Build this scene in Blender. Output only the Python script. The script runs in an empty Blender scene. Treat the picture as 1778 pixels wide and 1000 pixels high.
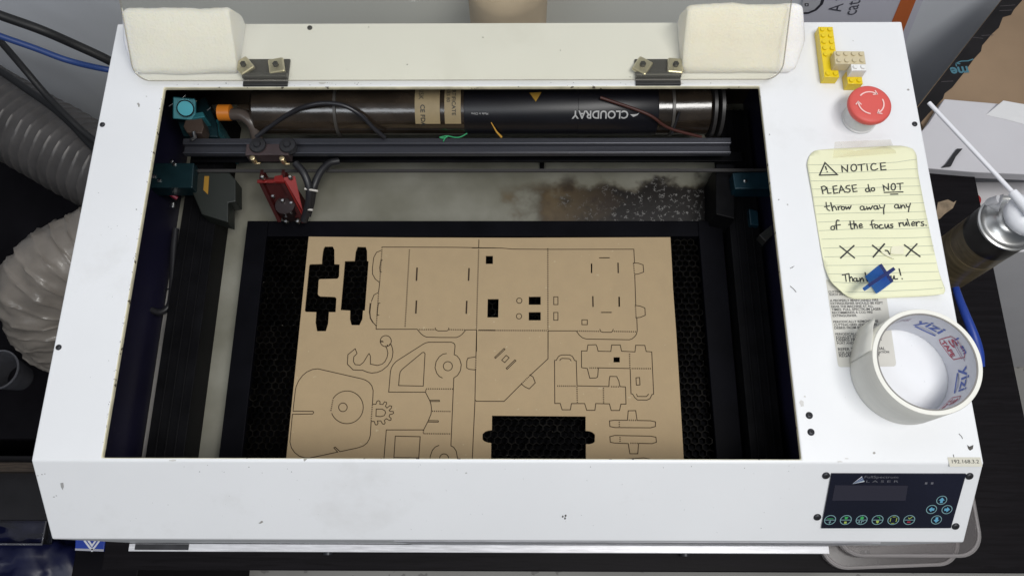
import bpy, bmesh, math, random
from mathutils import Vector, Matrix, noise
random.seed(7)
S = bpy.context.scene
COL = S.collection
PI = math.pi

# ------------------------------------------------------------------ camera
F_PX, CX, CY = 1380.0, 889.0, 500.0            # photo is 1778 x 1000
H = 0.22                                       # height of the machine's top above the table
D = 0.44                                       # depth of the machine's top
CAM = Vector((0.01287, -0.07915, 0.67843 + H))
def _rot(p, y, r):
    cp, sp = math.cos(p), math.sin(p)
    b = Matrix(((1, 0, 0), (0, -sp, -cp), (0, cp, -sp)))
    z = Matrix(((math.cos(y), -math.sin(y), 0), (math.sin(y), math.cos(y), 0), (0, 0, 1)))
    q = Matrix(((math.cos(r), -math.sin(r), 0), (math.sin(r), math.cos(r), 0), (0, 0, 1)))
    return q @ b @ z
M = _rot(1.2394, -0.03108, -0.02899)
cam_d = bpy.data.cameras.new('camera'); cam = bpy.data.objects.new('camera', cam_d); COL.objects.link(cam)
cam_d.sensor_fit = 'HORIZONTAL'; cam_d.sensor_width = 36; cam_d.lens = F_PX / 1778 * 36
cam_d.clip_start = 0.01; cam_d.clip_end = 60
m4 = Matrix((M[0], -Vector(M[1]), -Vector(M[2]))).transposed().to_4x4(); m4.translation = CAM
cam.matrix_world = m4
S.camera = cam

# ------------------------------------------------------------------ light
w = bpy.data.worlds.new('World'); S.world = w; w.use_nodes = True
bg = w.node_tree.nodes['Background']; bg.inputs[0].default_value = (0.80, 0.88, 1.0, 1); bg.inputs[1].default_value = 0.125
def area(name, loc, target, sx, sy, power, col):
    d = bpy.data.lights.new(name, 'AREA'); d.shape = 'RECTANGLE'; d.size = sx; d.size_y = sy; d.energy = power; d.color = col
    o = bpy.data.objects.new(name, d); COL.objects.link(o); o.location = loc
    o.rotation_euler = (Vector(target) - Vector(loc)).to_track_quat('-Z', 'Y').to_euler()
    return o
area('ceiling_lamp', (0.55, -0.28, 2.15), (0.05, 0.25, 0.2), 1.2, 0.45, 31, (1.0, 0.985, 0.955))
area('ceiling_lamp', (-0.8, -0.9, 2.2), (0.0, 0.3, 0.1), 1.2, 0.45, 11, (0.90, 0.95, 1.0))
S.view_settings.view_transform = 'Standard'; S.view_settings.look = 'None'
S.view_settings.exposure = 0.0; S.view_settings.gamma = 1.0
S.view_settings.use_curve_mapping = False
S.render.engine = 'CYCLES'

# ------------------------------------------------------------------ pixel <-> place
def ray(u, v): return M.transposed() @ Vector(((u - CX) / F_PX, (v - CY) / F_PX, 1))
class Plane:
    def __init__(s, o, n): s.o = Vector(o); s.n = Vector(n).normalized()
    def at(s, u, v, off=0.0):
        d = ray(u, v); t = (s.o - CAM).dot(s.n) / d.dot(s.n)
        return CAM + d * t + s.n * off
def ZP(z): return Plane((0, 0, z), (0, 0, 1))
def YP(y): return Plane((0, y, 0), (0, -1, 0))
TOP = ZP(H)
SL_Y, SL_Z = 0.0617, 0.0524
SLOPE = Plane((0, 0, H), (0, -SL_Z, SL_Y))
def zpx(u, v, z): return ZP(z).at(u, v)
def sub(ox, oy, k): return lambda pts: [(ox + x / k, oy + y / k) for x, y in pts]

# ------------------------------------------------------------------ materials
MATS = {}
def mat(name, col, rough=0.5, metal=0.0, var=0.0, scale=20.0, bump=0.0, bscale=None, spec=0.5, trans=0.0, ior=1.45,
        alpha=1.0, speck=None, emit=None, coat=0.0, stretch=None, sss=0.0, col2=None):
    if name in MATS: return MATS[name]
    m = bpy.data.materials.new(name); m.use_nodes = True
    nt = m.node_tree; b = nt.nodes['Principled BSDF']
    b.inputs['Base Color'].default_value = (*col, 1); b.inputs['Roughness'].default_value = rough
    b.inputs['Metallic'].default_value = metal; b.inputs['Specular IOR Level'].default_value = spec
    b.inputs['Transmission Weight'].default_value = trans; b.inputs['IOR'].default_value = ior
    b.inputs['Alpha'].default_value = alpha; b.inputs['Coat Weight'].default_value = coat
    if sss:
        b.inputs['Subsurface Weight'].default_value = sss; b.inputs['Subsurface Radius'].default_value = (0.02, 0.018, 0.014)
        b.inputs['Subsurface Scale'].default_value = 0.6
    tc = nt.nodes.new('ShaderNodeTexCoord'); src = tc.outputs['Object']
    if stretch:
        mp = nt.nodes.new('ShaderNodeMapping'); mp.inputs['Scale'].default_value = stretch
        nt.links.new(src, mp.inputs[0]); src = mp.outputs[0]
    out = None
    if var or col2:
        n = nt.nodes.new('ShaderNodeTexNoise'); n.inputs['Scale'].default_value = scale; n.inputs['Detail'].default_value = 6
        nt.links.new(src, n.inputs['Vector'])
        r = nt.nodes.new('ShaderNodeValToRGB')
        a = tuple(c * (1 - var) for c in col) if not col2 else col
        z = tuple(min(1, c * (1 + var)) for c in col) if not col2 else col2
        r.color_ramp.elements[0].position = 0.32; r.color_ramp.elements[1].position = 0.68
        r.color_ramp.elements[0].color = (*a, 1); r.color_ramp.elements[1].color = (*z, 1)
        nt.links.new(n.outputs['Fac'], r.inputs[0]); out = r.outputs[0]
        rr = nt.nodes.new('ShaderNodeMapRange'); rr.inputs['To Min'].default_value = max(0.02, rough - 0.07); rr.inputs['To Max'].default_value = min(1, rough + 0.07)
        nt.links.new(n.outputs['Fac'], rr.inputs['Value']); nt.links.new(rr.outputs[0], b.inputs['Roughness'])
    if speck:
        scol, ssc, thr = speck
        v = nt.nodes.new('ShaderNodeTexNoise'); v.inputs['Scale'].default_value = ssc; v.inputs['Detail'].default_value = 2
        nt.links.new(src, v.inputs['Vector'])
        r2 = nt.nodes.new('ShaderNodeValToRGB'); r2.color_ramp.elements[0].position = thr; r2.color_ramp.elements[1].position = thr + 0.02
        nt.links.new(v.outputs['Fac'], r2.inputs[0])
        mx = nt.nodes.new('ShaderNodeMix'); mx.data_type = 'RGBA'
        nt.links.new(r2.outputs[0], mx.inputs[0])
        if out: nt.links.new(out, mx.inputs[6])
        else: mx.inputs[6].default_value = (*col, 1)
        mx.inputs[7].default_value = (*scol, 1); out = mx.outputs[2]
    if out: nt.links.new(out, b.inputs['Base Color'])
    if bump:
        n2 = nt.nodes.new('ShaderNodeTexNoise'); n2.inputs['Scale'].default_value = bscale or scale * 6; n2.inputs['Detail'].default_value = 4
        nt.links.new(src, n2.inputs['Vector'])
        bp = nt.nodes.new('ShaderNodeBump'); bp.inputs['Strength'].default_value = bump; bp.inputs['Distance'].default_value = 0.002
        nt.links.new(n2.outputs['Fac'], bp.inputs['Height']); nt.links.new(bp.outputs[0], b.inputs['Normal'])
    if emit:
        b.inputs['Emission Color'].default_value = (*emit[0], 1); b.inputs['Emission Strength'].default_value = emit[1]
    MATS[name] = m
    return m
def clear_mat(name, tint, rough=0.03, gloss=1.0, haze=0.0, hazecol=(0.8, 0.8, 0.8)):
    """thin clear plastic: light goes straight through, tinted, with a Fresnel gloss and an optional milky share"""
    m = bpy.data.materials.new(name); m.use_nodes = True; nt = m.node_tree
    for n in list(nt.nodes): nt.nodes.remove(n)
    o = nt.nodes.new('ShaderNodeOutputMaterial'); t = nt.nodes.new('ShaderNodeBsdfTransparent'); t.inputs[0].default_value = (*tint, 1)
    g = nt.nodes.new('ShaderNodeBsdfGlossy'); g.inputs['Roughness'].default_value = rough
    f = nt.nodes.new('ShaderNodeFresnel'); f.inputs[0].default_value = 1.3 if gloss < 1 else 1.45
    mx = nt.nodes.new('ShaderNodeMixShader'); nt.links.new(f.outputs[0], mx.inputs[0]); nt.links.new(t.outputs[0], mx.inputs[1]); nt.links.new(g.outputs[0], mx.inputs[2])
    last = mx
    if haze:
        d = nt.nodes.new('ShaderNodeBsdfDiffuse'); d.inputs[0].default_value = (*hazecol, 1)
        m2 = nt.nodes.new('ShaderNodeMixShader'); m2.inputs[0].default_value = haze
        nt.links.new(mx.outputs[0], m2.inputs[1]); nt.links.new(d.outputs[0], m2.inputs[2]); last = m2
    nt.links.new(last.outputs[0], o.inputs[0])
    return m

white = mat('white_enamel', (0.80, 0.81, 0.83), 0.38, var=0.035, scale=5, bump=0.03, bscale=900, speck=((0.30, 0.29, 0.27), 70, 0.765))
def grime(m, col, scale, p0, p1, amount):
    nt = m.node_tree; b = nt.nodes['Principled BSDF']; old = b.inputs['Base Color'].links[0].from_socket
    t = nt.nodes.new('ShaderNodeTexCoord'); n = nt.nodes.new('ShaderNodeTexNoise'); n.inputs['Scale'].default_value = scale; n.inputs['Detail'].default_value = 9; n.inputs['Roughness'].default_value = 0.68
    nt.links.new(t.outputs['Object'], n.inputs['Vector'])
    r = nt.nodes.new('ShaderNodeMapRange'); r.inputs['From Min'].default_value = p0; r.inputs['From Max'].default_value = p1; r.inputs['To Max'].default_value = amount
    nt.links.new(n.outputs['Fac'], r.inputs['Value'])
    x = nt.nodes.new('ShaderNodeMix'); x.data_type = 'RGBA'; nt.links.new(r.outputs[0], x.inputs[0]); nt.links.new(old, x.inputs[6]); x.inputs[7].default_value = (*col, 1)
    nt.links.new(x.outputs[2], b.inputs['Base Color'])
grime(white, (0.42, 0.40, 0.36), 7.0, 0.55, 0.80, 0.30)
white_bare = mat('white_enamel_side', (0.78, 0.79, 0.81), 0.4, var=0.03, scale=9)
cream_edge = mat('yellowed_edge', (0.72, 0.68, 0.50), 0.55, var=0.18, scale=60, speck=((0.12, 0.10, 0.07), 160, 0.66))
black_plastic = mat('black_plastic', (0.018, 0.018, 0.021), 0.42, var=0.2, scale=30)
black_metal = mat('black_metal', (0.005, 0.005, 0.006), 0.5, var=0.3, scale=40, bump=0.05, bscale=300, spec=0.08)
navy_wall = mat('navy_inner_wall', (0.013, 0.012, 0.033), 0.4, var=0.25, scale=8)
brown_wall = mat('sooty_rear_wall', (0.028, 0.018, 0.012), 0.5, var=0.4, scale=10)
ink = mat('black_ink', (0.022, 0.024, 0.024), 0.6)
char = mat('charred_cut', (0.030, 0.016, 0.007), 0.9)
steel = mat('steel', (0.55, 0.55, 0.55), 0.28, 1.0, var=0.1, scale=60)
bright = mat('bright_steel', (0.75, 0.75, 0.74), 0.2, 1.0)
grey_rail = mat('grey_anodised', (0.056, 0.058, 0.070), 0.36, 0.5, var=0.12, scale=30, stretch=(0.2, 4, 4))

# ------------------------------------------------------------------ object helpers
def tag(o, label=None, cat=None, group=None, kind=None):
    if label: o['label'] = label
    if cat: o['category'] = cat
    if group: o['group'] = group
    if kind: o['kind'] = kind
    return o
def empty(name, loc, label, cat, group=None):
    o = bpy.data.objects.new(name, None); COL.objects.link(o); o.location = loc; o.empty_display_size = 0.02
    tag(o, label, cat, group); return o
def link(name, me, m, parent=None, smooth=None):
    o = bpy.data.objects.new(name, me); COL.objects.link(o)
    ms = m if isinstance(m, (list, tuple)) else [m]
    for k in ms: me.materials.append(k)
    if parent is not None:
        o.parent = parent; bpy.context.view_layer.update(); o.matrix_parent_inverse = world(parent).inverted()
    if smooth is not None:
        for p in me.polygons: p.use_smooth = True
        bm = bmesh.new(); bm.from_mesh(me)
        for e in bm.edges:
            e.smooth = not (len(e.link_faces) == 2 and e.calc_face_angle(0) > math.radians(smooth))
        bm.to_mesh(me); bm.free()
    return o
def world(o):
    return (world(o.parent) @ o.matrix_parent_inverse if o.parent else Matrix()) @ o.matrix_basis
def bevel(o, wd=0.001, seg=2, ang=30):
    b = o.modifiers.new('bevel', 'BEVEL'); b.width = wd; b.segments = seg; b.limit_method = 'ANGLE'; b.angle_limit = math.radians(ang)
    b.harden_normals = False
    return o
class MB:
    """collects shapes that become ONE mesh"""
    def __init__(s): s.v = []; s.f = []; s.mi = []
    def add(s, vs, fs, mi=0):
        k = len(s.v); s.v += [Vector(q) for q in vs]; s.f += [tuple(i + k for i in f) for f in fs]; s.mi += [mi] * len(fs); return s
    def box(s, a, b, mi=0):
        x0, y0, z0 = (min(a[i], b[i]) for i in range(3)); x1, y1, z1 = (max(a[i], b[i]) for i in range(3))
        return s.add([(x0, y0, z0), (x1, y0, z0), (x1, y1, z0), (x0, y1, z0), (x0, y0, z1), (x1, y0, z1), (x1, y1, z1), (x0, y1, z1)],
                     [(3, 2, 1, 0), (4, 5, 6, 7), (0, 1, 5, 4), (1, 2, 6, 5), (2, 3, 7, 6), (3, 0, 4, 7)], mi)
    def prism(s, poly, vec, mi=0):
        """poly: 3-D points, pushed along vec"""
        n = len(poly); vec = Vector(vec); p = [Vector(q) for q in poly]
        nn = Vector((0, 0, 0))
        for i in range(n): nn += p[i].cross(p[(i + 1) % n])
        if nn.dot(vec) > 0: p.reverse()
        vs = p + [q + vec for q in p]
        return s.add(vs, [tuple(range(n)), tuple(reversed(range(n, 2 * n)))] + [(i + n, (i + 1) % n + n, (i + 1) % n, i) for i in range(n)], mi)
    def slab(s, px, z0, z1, mi=0):
        """outline seen at height z1, standing down to z0"""
        p = [zpx(u, v, z1) for u, v in px]
        return s.prism(p, (0, 0, z0 - z1), mi)
    def ribbon(s, pts, n, wd, mi=0, close=False, cap=True):
        n = Vector(n); p = [Vector(q) for q in pts]
        q = [p[0]]
        for a in p[1:]:
            if (a - q[-1]).length > 1e-6: q.append(a)
        p = q
        if len(p) < 2: return s
        if close and (p[0] - p[-1]).length < 1e-6: p.pop()
        k = len(p); L = []; R = []
        for i in range(k):
            if close: d0 = p[i] - p[i - 1]; d1 = p[(i + 1) % k] - p[i]
            else:
                d0 = p[i] - p[i - 1] if i else p[1] - p[0]; d1 = p[i + 1] - p[i] if i < k - 1 else d0
            d0.normalize(); d1.normalize(); t = (d0 + d1)
            if t.length < 1e-4: t = d0.copy()
            t.normalize(); side = n.cross(t).normalized(); c = max(0.45, side.dot(n.cross(d0).normalized()))
            ext = Vector((0, 0, 0))
            if not close and cap: ext = -t * wd * .35 if i == 0 else (t * wd * .35 if i == k - 1 else ext)
            L.append(p[i] + side * (wd / 2 / c) + ext); R.append(p[i] - side * (wd / 2 / c) + ext)
        fs = [(i, k + i, k + i + 1, i + 1) for i in range(k - 1)]
        if close: fs.append((k - 1, 2 * k - 1, k, 0))
        return s.add(L + R, fs, mi)
    def tube(s, pts, r, seg=12, mi=0, caps=True):
        p = [Vector(q) for q in pts]; k = len(p); rs = r if isinstance(r, (list, tuple)) else [r] * k
        vs = []; up = Vector((0.13, 0.21, 1)).normalized(); prev = None
        for i in range(k):
            t = (p[min(i + 1, k - 1)] - p[max(i - 1, 0)]).normalized()
            if prev is None:
                a = t.cross(up)
                if a.length < 1e-3: a = t.cross(Vector((1, 0, 0)))
            else: a = prev - t * prev.dot(t)
            a.normalize(); prev = a; b = t.cross(a)
            for j in range(seg):
                th = 2 * PI * j / seg; vs.append(p[i] + (a * math.cos(th) + b * math.sin(th)) * rs[i])
        fs = [(i * seg + j, i * seg + (j + 1) % seg, (i + 1) * seg + (j + 1) % seg, (i + 1) * seg + j) for i in range(k - 1) for j in range(seg)]
        if caps: fs += [tuple(reversed(range(seg))), tuple(range((k - 1) * seg, k * seg))]
        return s.add(vs, fs, mi)
    def lathe(s, prof, c, seg=48, axis='z', mi=0, close=False):
        """prof: (radius, height) pairs"""
        c = Vector(c); vs = []; k = len(prof)
        for r, h in prof:
            for j in range(seg):
                t = 2 * PI * j / seg; a, b = r * math.cos(t), r * math.sin(t)
                vs.append(c + (Vector((a, b, h)) if axis == 'z' else Vector((h, a, b))))
        rng = range(k) if close else range(k - 1)
        fs = [(i * seg + j, i * seg + (j + 1) % seg, ((i + 1) % k) * seg + (j + 1) % seg, ((i + 1) % k) * seg + j) for i in rng for j in range(seg)]
        if not close:
            if prof[0][0] > 1e-6: fs.append(tuple(reversed(range(seg))))
            if prof[-1][0] > 1e-6: fs.append(tuple(range((k - 1) * seg, k * seg)))
        return s.add(vs, fs, mi)
    def build(s, name, m, parent=None, smooth=None, bev=None, fix=True):
        me = bpy.data.meshes.new(name); me.from_pydata(s.v, [], s.f)
        for p, i in zip(me.polygons, s.mi): p.material_index = i
        if fix:
            bm = bmesh.new(); bm.from_mesh(me); bmesh.ops.remove_doubles(bm, verts=bm.verts, dist=1e-7)
            bmesh.ops.recalc_face_normals(bm, faces=bm.faces); bm.to_mesh(me); bm.free()
        me.update()
        o = link(name, me, m, parent, smooth)
        if bev: bevel(o, bev)
        return o
def smooth_path(pts, n=8):
    p = [Vector(q) for q in pts]; p = [p[0] * 2 - p[1]] + p + [p[-1] * 2 - p[-2]]; out = []
    for i in range(1, len(p) - 2):
        for j in range(n):
            t = j / n; a, b, c, d = p[i - 1:i + 3]
            out.append(0.5 * ((2 * b) + (c - a) * t + (2 * a - 5 * b + 4 * c - d) * t * t + (3 * b - a - 3 * c + d) * t ** 3))
    out.append(p[-2]); return out
def ell(cx, cy, rx, ry=None, n=20, a0=0, a1=360):
    ry = ry or rx
    return [(cx + rx * math.cos(math.radians(a0 + (a1 - a0) * i / n)), cy + ry * math.sin(math.radians(a0 + (a1 - a0) * i / n))) for i in range(n + 1)]
def filled(outer, holes, depth):
    """flat outline with holes (x, y lists) -> mesh of thickness depth, top at z = 0"""
    cu = bpy.data.curves.new('outline', 'CURVE'); cu.dimensions = '2D'; cu.fill_mode = 'BOTH'; cu.extrude = depth / 2
    for poly in [outer] + holes:
        sp = cu.splines.new('POLY'); sp.points.add(len(poly) - 1); sp.use_cyclic_u = True
        for q, (x, y) in zip(sp.points, poly): q.co = (x, y, 0, 1)
    o = bpy.data.objects.new('outline', cu); COL.objects.link(o)
    dg = bpy.context.evaluated_depsgraph_get(); dg.update()
    me = bpy.data.meshes.new_from_object(o.evaluated_get(dg)); bpy.data.objects.remove(o); bpy.data.curves.remove(cu)
    me.transform(Matrix.Translation((0, 0, -depth / 2)))
    return me
_tc = {}
def text_geo(s, bold=0.0, space=1.0):
    k = (s, bold, space)
    if k in _tc: return _tc[k]
    cu = bpy.data.curves.new('lettering', 'FONT'); cu.body = s; cu.size = 1; cu.offset = bold; cu.space_character = space; cu.resolution_u = 3
    o = bpy.data.objects.new('lettering', cu); COL.objects.link(o)
    dg = bpy.context.evaluated_depsgraph_get(); dg.update()
    me = bpy.data.meshes.new_from_object(o.evaluated_get(dg)); bpy.data.objects.remove(o)
    v = [q.co.copy() for q in me.vertices]; f = [tuple(p.vertices) for p in me.polygons]
    x0 = min(q.x for q in v); x1 = max(q.x for q in v)
    for q in v: q.x = (q.x - x0) / (x1 - x0)
    _tc[k] = (v, f, x1 - x0); return _tc[k]
def put_text(mb, s, pl, a, b, hpx=None, off=0.0003, mi=0, bold=0.0, space=1.0, kh=1.0):
    """text with its baseline from pixel a to pixel b on plane pl"""
    v, f, ln = text_geo(s, bold, space)
    A, B = pl.at(*a, off), pl.at(*b, off); U = B - A; V = pl.n.cross(U).normalized() * (U.length / ln) * kh
    mb.add([A + U * q.x + V * q.y for q in v], f, mi)
def strokes(mb, pl, lines, wd, off=0.0003, mi=0, close=False):
    for ln in lines: mb.ribbon([pl.at(u, v, off) for u, v in ln], pl.n, wd, mi, close)
def polyfill(mb, pl, pts, off=0.0003, mi=0):
    mb.add([pl.at(u, v, off) for u, v in pts][::-1], [tuple(range(len(pts)))], mi)

# ================================================================== the setting
floor_m = mat('floor_lino', (0.34, 0.33, 0.31), 0.55, var=0.10, scale=6, bump=0.05, bscale=120, speck=((0.22, 0.21, 0.2), 45, 0.66))
wall_m = mat('grey_wall', (0.80, 0.83, 0.89), 0.62, var=0.05, scale=3, bump=0.04, bscale=260)
FZ = -0.70
tag(MB().box((-3, -2.5, FZ - 0.05), (3, 0.75, FZ)).build('floor', floor_m), kind='structure')
wall = tag(MB().box((-3, 0.72, FZ), (3, 0.80, 2.3)).build('wall', wall_m), 'plain pale grey wall behind the laser cutter', 'wall')

# ---- table
table_m = mat('black_brown_oak_veneer', (0.0075, 0.0065, 0.0078), 0.50, var=0.3, scale=9, stretch=(1.2, 22, 22), bump=0.12, bscale=24, spec=0.08,
              speck=((0.006, 0.005, 0.006), 14, 0.60))
table = empty('table', (0.07, 0.15, FZ), 'low black brown wood grain table carrying the white laser cutter', 'table')
MB().box((-0.436, -0.089, -0.05), (0.581, 0.395, 0.0)).build('tabletop', table_m, table, bev=0.0015)
for x in (-0.41, 0.555):
    for y in (-0.06, 0.37):
        MB().box((x - 0.025, y - 0.025, FZ), (x + 0.025, y + 0.025, -0.0505)).build('leg', table_m, table, bev=0.001)
tr = MB()
for poly in ([(1628, 352), (1645, 347), (1655, 352), (1660, 349), (1654, 362), (1640, 372), (1632, 380), (1622, 384)],
             [(1650, 466), (1668, 463), (1668, 475), (1655, 480), (1646, 482)]):
    tr = MB(); polyfill(tr, ZP(0), poly, 0.0008)
    tr.build('torn_label', mat('torn_paper_residue', (0.28, 0.21, 0.14), 0.8, var=0.35, scale=90), table)

# ================================================================== laser cutter
HW = 0.40
LX0, LX1, LY0, LY1 = -0.3405, 0.2487, 0.0028, 0.3642      # the opening
cut = empty('laser_cutter', (0, 0.19, 0), 'white desktop laser cutter with its clear lid open over a dark work bay', 'laser cutter')
hb = MB()
prof = [(D, 0.001), (D, H), (0, H), (-SL_Y, H - SL_Z), (-SL_Y, 0.001)]
xs = [-HW, LX0, LX1, HW]; ys = [0, LY0, LY1, D]
for i in range(3):
    for j in range(3):
        if i == 1 and j == 1: continue
        hb.add([(xs[i], ys[j], H), (xs[i + 1], ys[j], H), (xs[i + 1], ys[j + 1], H), (xs[i], ys[j + 1], H)], [(0, 1, 2, 3)])
# sloping fascia, front, back: split in x like the top so that the seams meet
for i in range(3):
    a, b = xs[i], xs[i + 1]
    hb.add([(a, 0, H), (b, 0, H), (b, -SL_Y, H - SL_Z), (a, -SL_Y, H - SL_Z)], [(0, 3, 2, 1)])
    hb.add([(a, -SL_Y, H - SL_Z), (b, -SL_Y, H - SL_Z), (b, -SL_Y, 0.001), (a, -SL_Y, 0.001)], [(0, 3, 2, 1)])
    hb.add([(a, D, H), (b, D, H), (b, D, 0.001), (a, D, 0.001)], [(0, 1, 2, 3)])
for x in (-HW, HW):
    hb.add([(x, D, 0.001), (x, D, H), (x, LY1, H), (x, LY0, H), (x, 0, H), (x, -SL_Y, H - SL_Z), (x, -SL_Y, 0.001)], [tuple(range(7))])
# folded rim round the opening
rim = 0.0042
r0 = [(LX0, LY0), (LX1, LY0), (LX1, LY1), (LX0, LY1)]
for k in range(4):
    (xa, ya), (xb, yb) = r0[k], r0[(k + 1) % 4]
    hb.add([(xa, ya, H), (xb, yb, H), (xb, yb, H - rim), (xa, ya, H - rim)], [(0, 1, 2, 3)], 1)
housing = hb.build('housing', [white, cream_edge], cut)
bevel(housing, 0.0016, 3, 25)

# ---- inside of the bay
FLZ = 0.080; BEDZ = 0.104
IX0, IX1, IY0, IY1 = -0.373, 0.276, -0.05, 0.432
wt = 0.003
ib = MB().box((IX0 - wt, 0.0005, FLZ - 0.01), (IX0, IY1, H - 0.006)).build('inner_side_wall', navy_wall, cut)
ib = MB().box((IX1, 0.0005, FLZ - 0.01), (IX1 + wt, IY1, H - 0.006)).build('inner_side_wall', navy_wall, cut)
MB().box((IX0 - wt, IY1, FLZ - 0.01), (IX1 + wt, IY1 + wt, H - 0.006)).build('inner_rear_wall', brown_wall, cut)
MB().box((IX0 - wt, IY0 - wt, FLZ - 0.01), (IX1 + wt, IY0 - 0.0002, H - 0.0525)).build('inner_front_wall', black_metal, cut)

# bay floor: grey sheet with a soot stain to the rear right
fm = bpy.data.materials.new('stained_bay_floor'); fm.use_nodes = True
nt = fm.node_tree; pb = nt.nodes['Principled BSDF']; pb.inputs['Roughness'].default_value = 0.42
N = nt.nodes.new; LK = nt.links.new
tc = N('ShaderNodeTexCoord'); sx = N('ShaderNodeSeparateXYZ'); LK(tc.outputs['Object'], sx.inputs[0])
n1 = N('ShaderNodeTexNoise'); n1.inputs['Scale'].default_value = 16; n1.inputs['Detail'].default_value = 8; LK(tc.outputs['Object'], n1.inputs[0])
base = N('ShaderNodeValToRGB'); base.color_ramp.elements[0].position = .3; base.color_ramp.elements[1].position = .72
base.color_ramp.elements[0].color = (0.155, 0.15, 0.115, 1); base.color_ramp.elements[1].color = (0.26, 0.255, 0.215, 1); LK(n1.outputs[0], base.inputs[0])
def mth(op, a, b=None):
    n = N('ShaderNodeMath'); n.operation = op
    for i, q in enumerate((a, b)):
        if q is None: continue
        if isinstance(q, (int, float)): n.inputs[i].default_value = q
        else: LK(q, n.inputs[i])
    return n.outputs[0]
def ramp(v, p0, p1):
    n = N('ShaderNodeMapRange'); n.inputs['From Min'].default_value = p0; n.inputs['From Max'].default_value = p1; n.interpolation_type = 'SMOOTHSTEP'
    LK(v, n.inputs['Value']); return n.outputs[0]
n2 = N('ShaderNodeTexNoise'); n2.inputs['Scale'].default_value = 34; n2.inputs['Detail'].default_value = 7; LK(tc.outputs['Object'], n2.inputs[0])
wob = mth('MULTIPLY', mth('SUBTRACT', n2.outputs[0], 0.5), 0.22)
xx = mth('ADD', sx.outputs[0], wob); yy = mth('ADD', sx.outputs[1], mth('MULTIPLY', wob, 0.30))
stain = mth('MULTIPLY', ramp(xx, -0.015, 0.05), ramp(yy, 0.338, 0.318))
c1 = N('ShaderNodeMix'); c1.data_type = 'RGBA'; LK(stain, c1.inputs[0]); LK(base.outputs[0], c1.inputs[6])
st = N('ShaderNodeValToRGB'); st.color_ramp.elements[0].color = (0.030, 0.020, 0.013, 1); st.color_ramp.elements[1].color = (0.115, 0.082, 0.042, 1)
st.color_ramp.elements[0].position = .38; st.color_ramp.elements[1].position = .66; LK(n2.outputs[0], st.inputs[0]); LK(st.outputs[0], c1.inputs[7])
soot = mth('MULTIPLY', ramp(xx, 0.06, 0.14), ramp(yy, 0.336, 0.322))
c2 = N('ShaderNodeMix'); c2.data_type = 'RGBA'; LK(soot, c2.inputs[0]); LK(c1.outputs[2], c2.inputs[6]); c2.inputs[7].default_value = (0.009, 0.007, 0.006, 1)
n3 = N('ShaderNodeTexVoronoi'); n3.feature = 'DISTANCE_TO_EDGE'; n3.inputs['Scale'].default_value = 330; LK(tc.outputs['Object'], n3.inputs[0])
n4 = N('ShaderNodeTexNoise'); n4.inputs['Scale'].default_value = 190; n4.inputs['Detail'].default_value = 3; LK(tc.outputs['Object'], n4.inputs[0])
fleck = mth('MULTIPLY', mth('MULTIPLY', ramp(n3.outputs[0], 0.12, 0.05), ramp(n4.outputs[0], 0.55, 0.60)), soot)
c3 = N('ShaderNodeMix'); c3.data_type = 'RGBA'; LK(fleck, c3.inputs[0]); LK(c2.outputs[2], c3.inputs[6]); c3.inputs[7].default_value = (0.16, 0.155, 0.15, 1)
LK(c3.outputs[2], pb.inputs['Base Color'])
MB().box((IX0 + 0.0002, IY0 + 0.0002, FLZ - 0.01), (IX1 - 0.0002, IY1 - 0.0002, FLZ)).build('bay_floor', fm, cut)

# cutting bed: black frame and honeycomb
bl, br = -0.285, 0.232
byb = 0.2715
bed_frame = MB()
hx0, hx1, hy1 = -0.262, 0.206, 0.2535
bed_frame.box((bl, -0.048, FLZ + 0.0005), (hx0, byb, BEDZ))
bed_frame.box((hx1, -0.048, FLZ + 0.0005), (br, byb, BEDZ))
bed_frame.box((hx0 + 0.00001, hy1, FLZ + 0.0005), (hx1 - 0.00001, byb, BEDZ - 0.0004))
bed_frame.box((hx0 + 0.00001, -0.048, FLZ + 0.0006), (hx1 - 0.00001, hy1 - 0.0001, FLZ + 0.003))
bed_frame.build('bed_frame', mat('bed_black', (0.003, 0.003, 0.0045), 0.55, spec=0.05, var=0.3, scale=25, speck=((0.2, 0.2, 0.2), 260, 0.80)), cut, bev=0.0008)
hc = MB(); P = 0.0070; rows = 0
y = -0.044
while y < hy1 - 0.004:
    x = hx0 + 0.004 + (P / 2 if rows % 2 else 0)
    while x < hx1 - 0.004:
        jx, jy = random.uniform(-.0004, .0004), random.uniform(-.0004, .0004); zt = BEDZ - 0.0024 + random.uniform(-0.0006, 0.0006)
        ro = P / math.sqrt(3) * 1.02; ri = ro * random.uniform(0.86, 0.93)
        o_ = [(x + ro * math.sin(PI / 3 * k), y + ro * math.cos(PI / 3 * k), zt) for k in range(6)]
        i_ = [(x + jx + ri * math.sin(PI / 3 * k), y + jy + ri * math.cos(PI / 3 * k), zt) for k in range(6)]
        b_ = [(q[0], q[1], zt - 0.009) for q in i_]
        hc.add(o_ + i_ + b_, [(k, 6 + k, 6 + (k + 1) % 6, (k + 1) % 6) for k in range(6)] + [(6 + k, 12 + k, 12 + (k + 1) % 6, 6 + (k + 1) % 6) for k in range(6)])
        x += P
    y += P * math.sqrt(3) / 2; rows += 1
hc.build('honeycomb', mat('burnt_honeycomb', (0.0042, 0.0036, 0.0030), 0.45, 0.0, var=0.8, scale=45, spec=0.06, speck=((0.16, 0.15, 0.125), 330, 0.75)), cut, fix=False)  # scattered pale specks in the colour stand for glints

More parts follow.
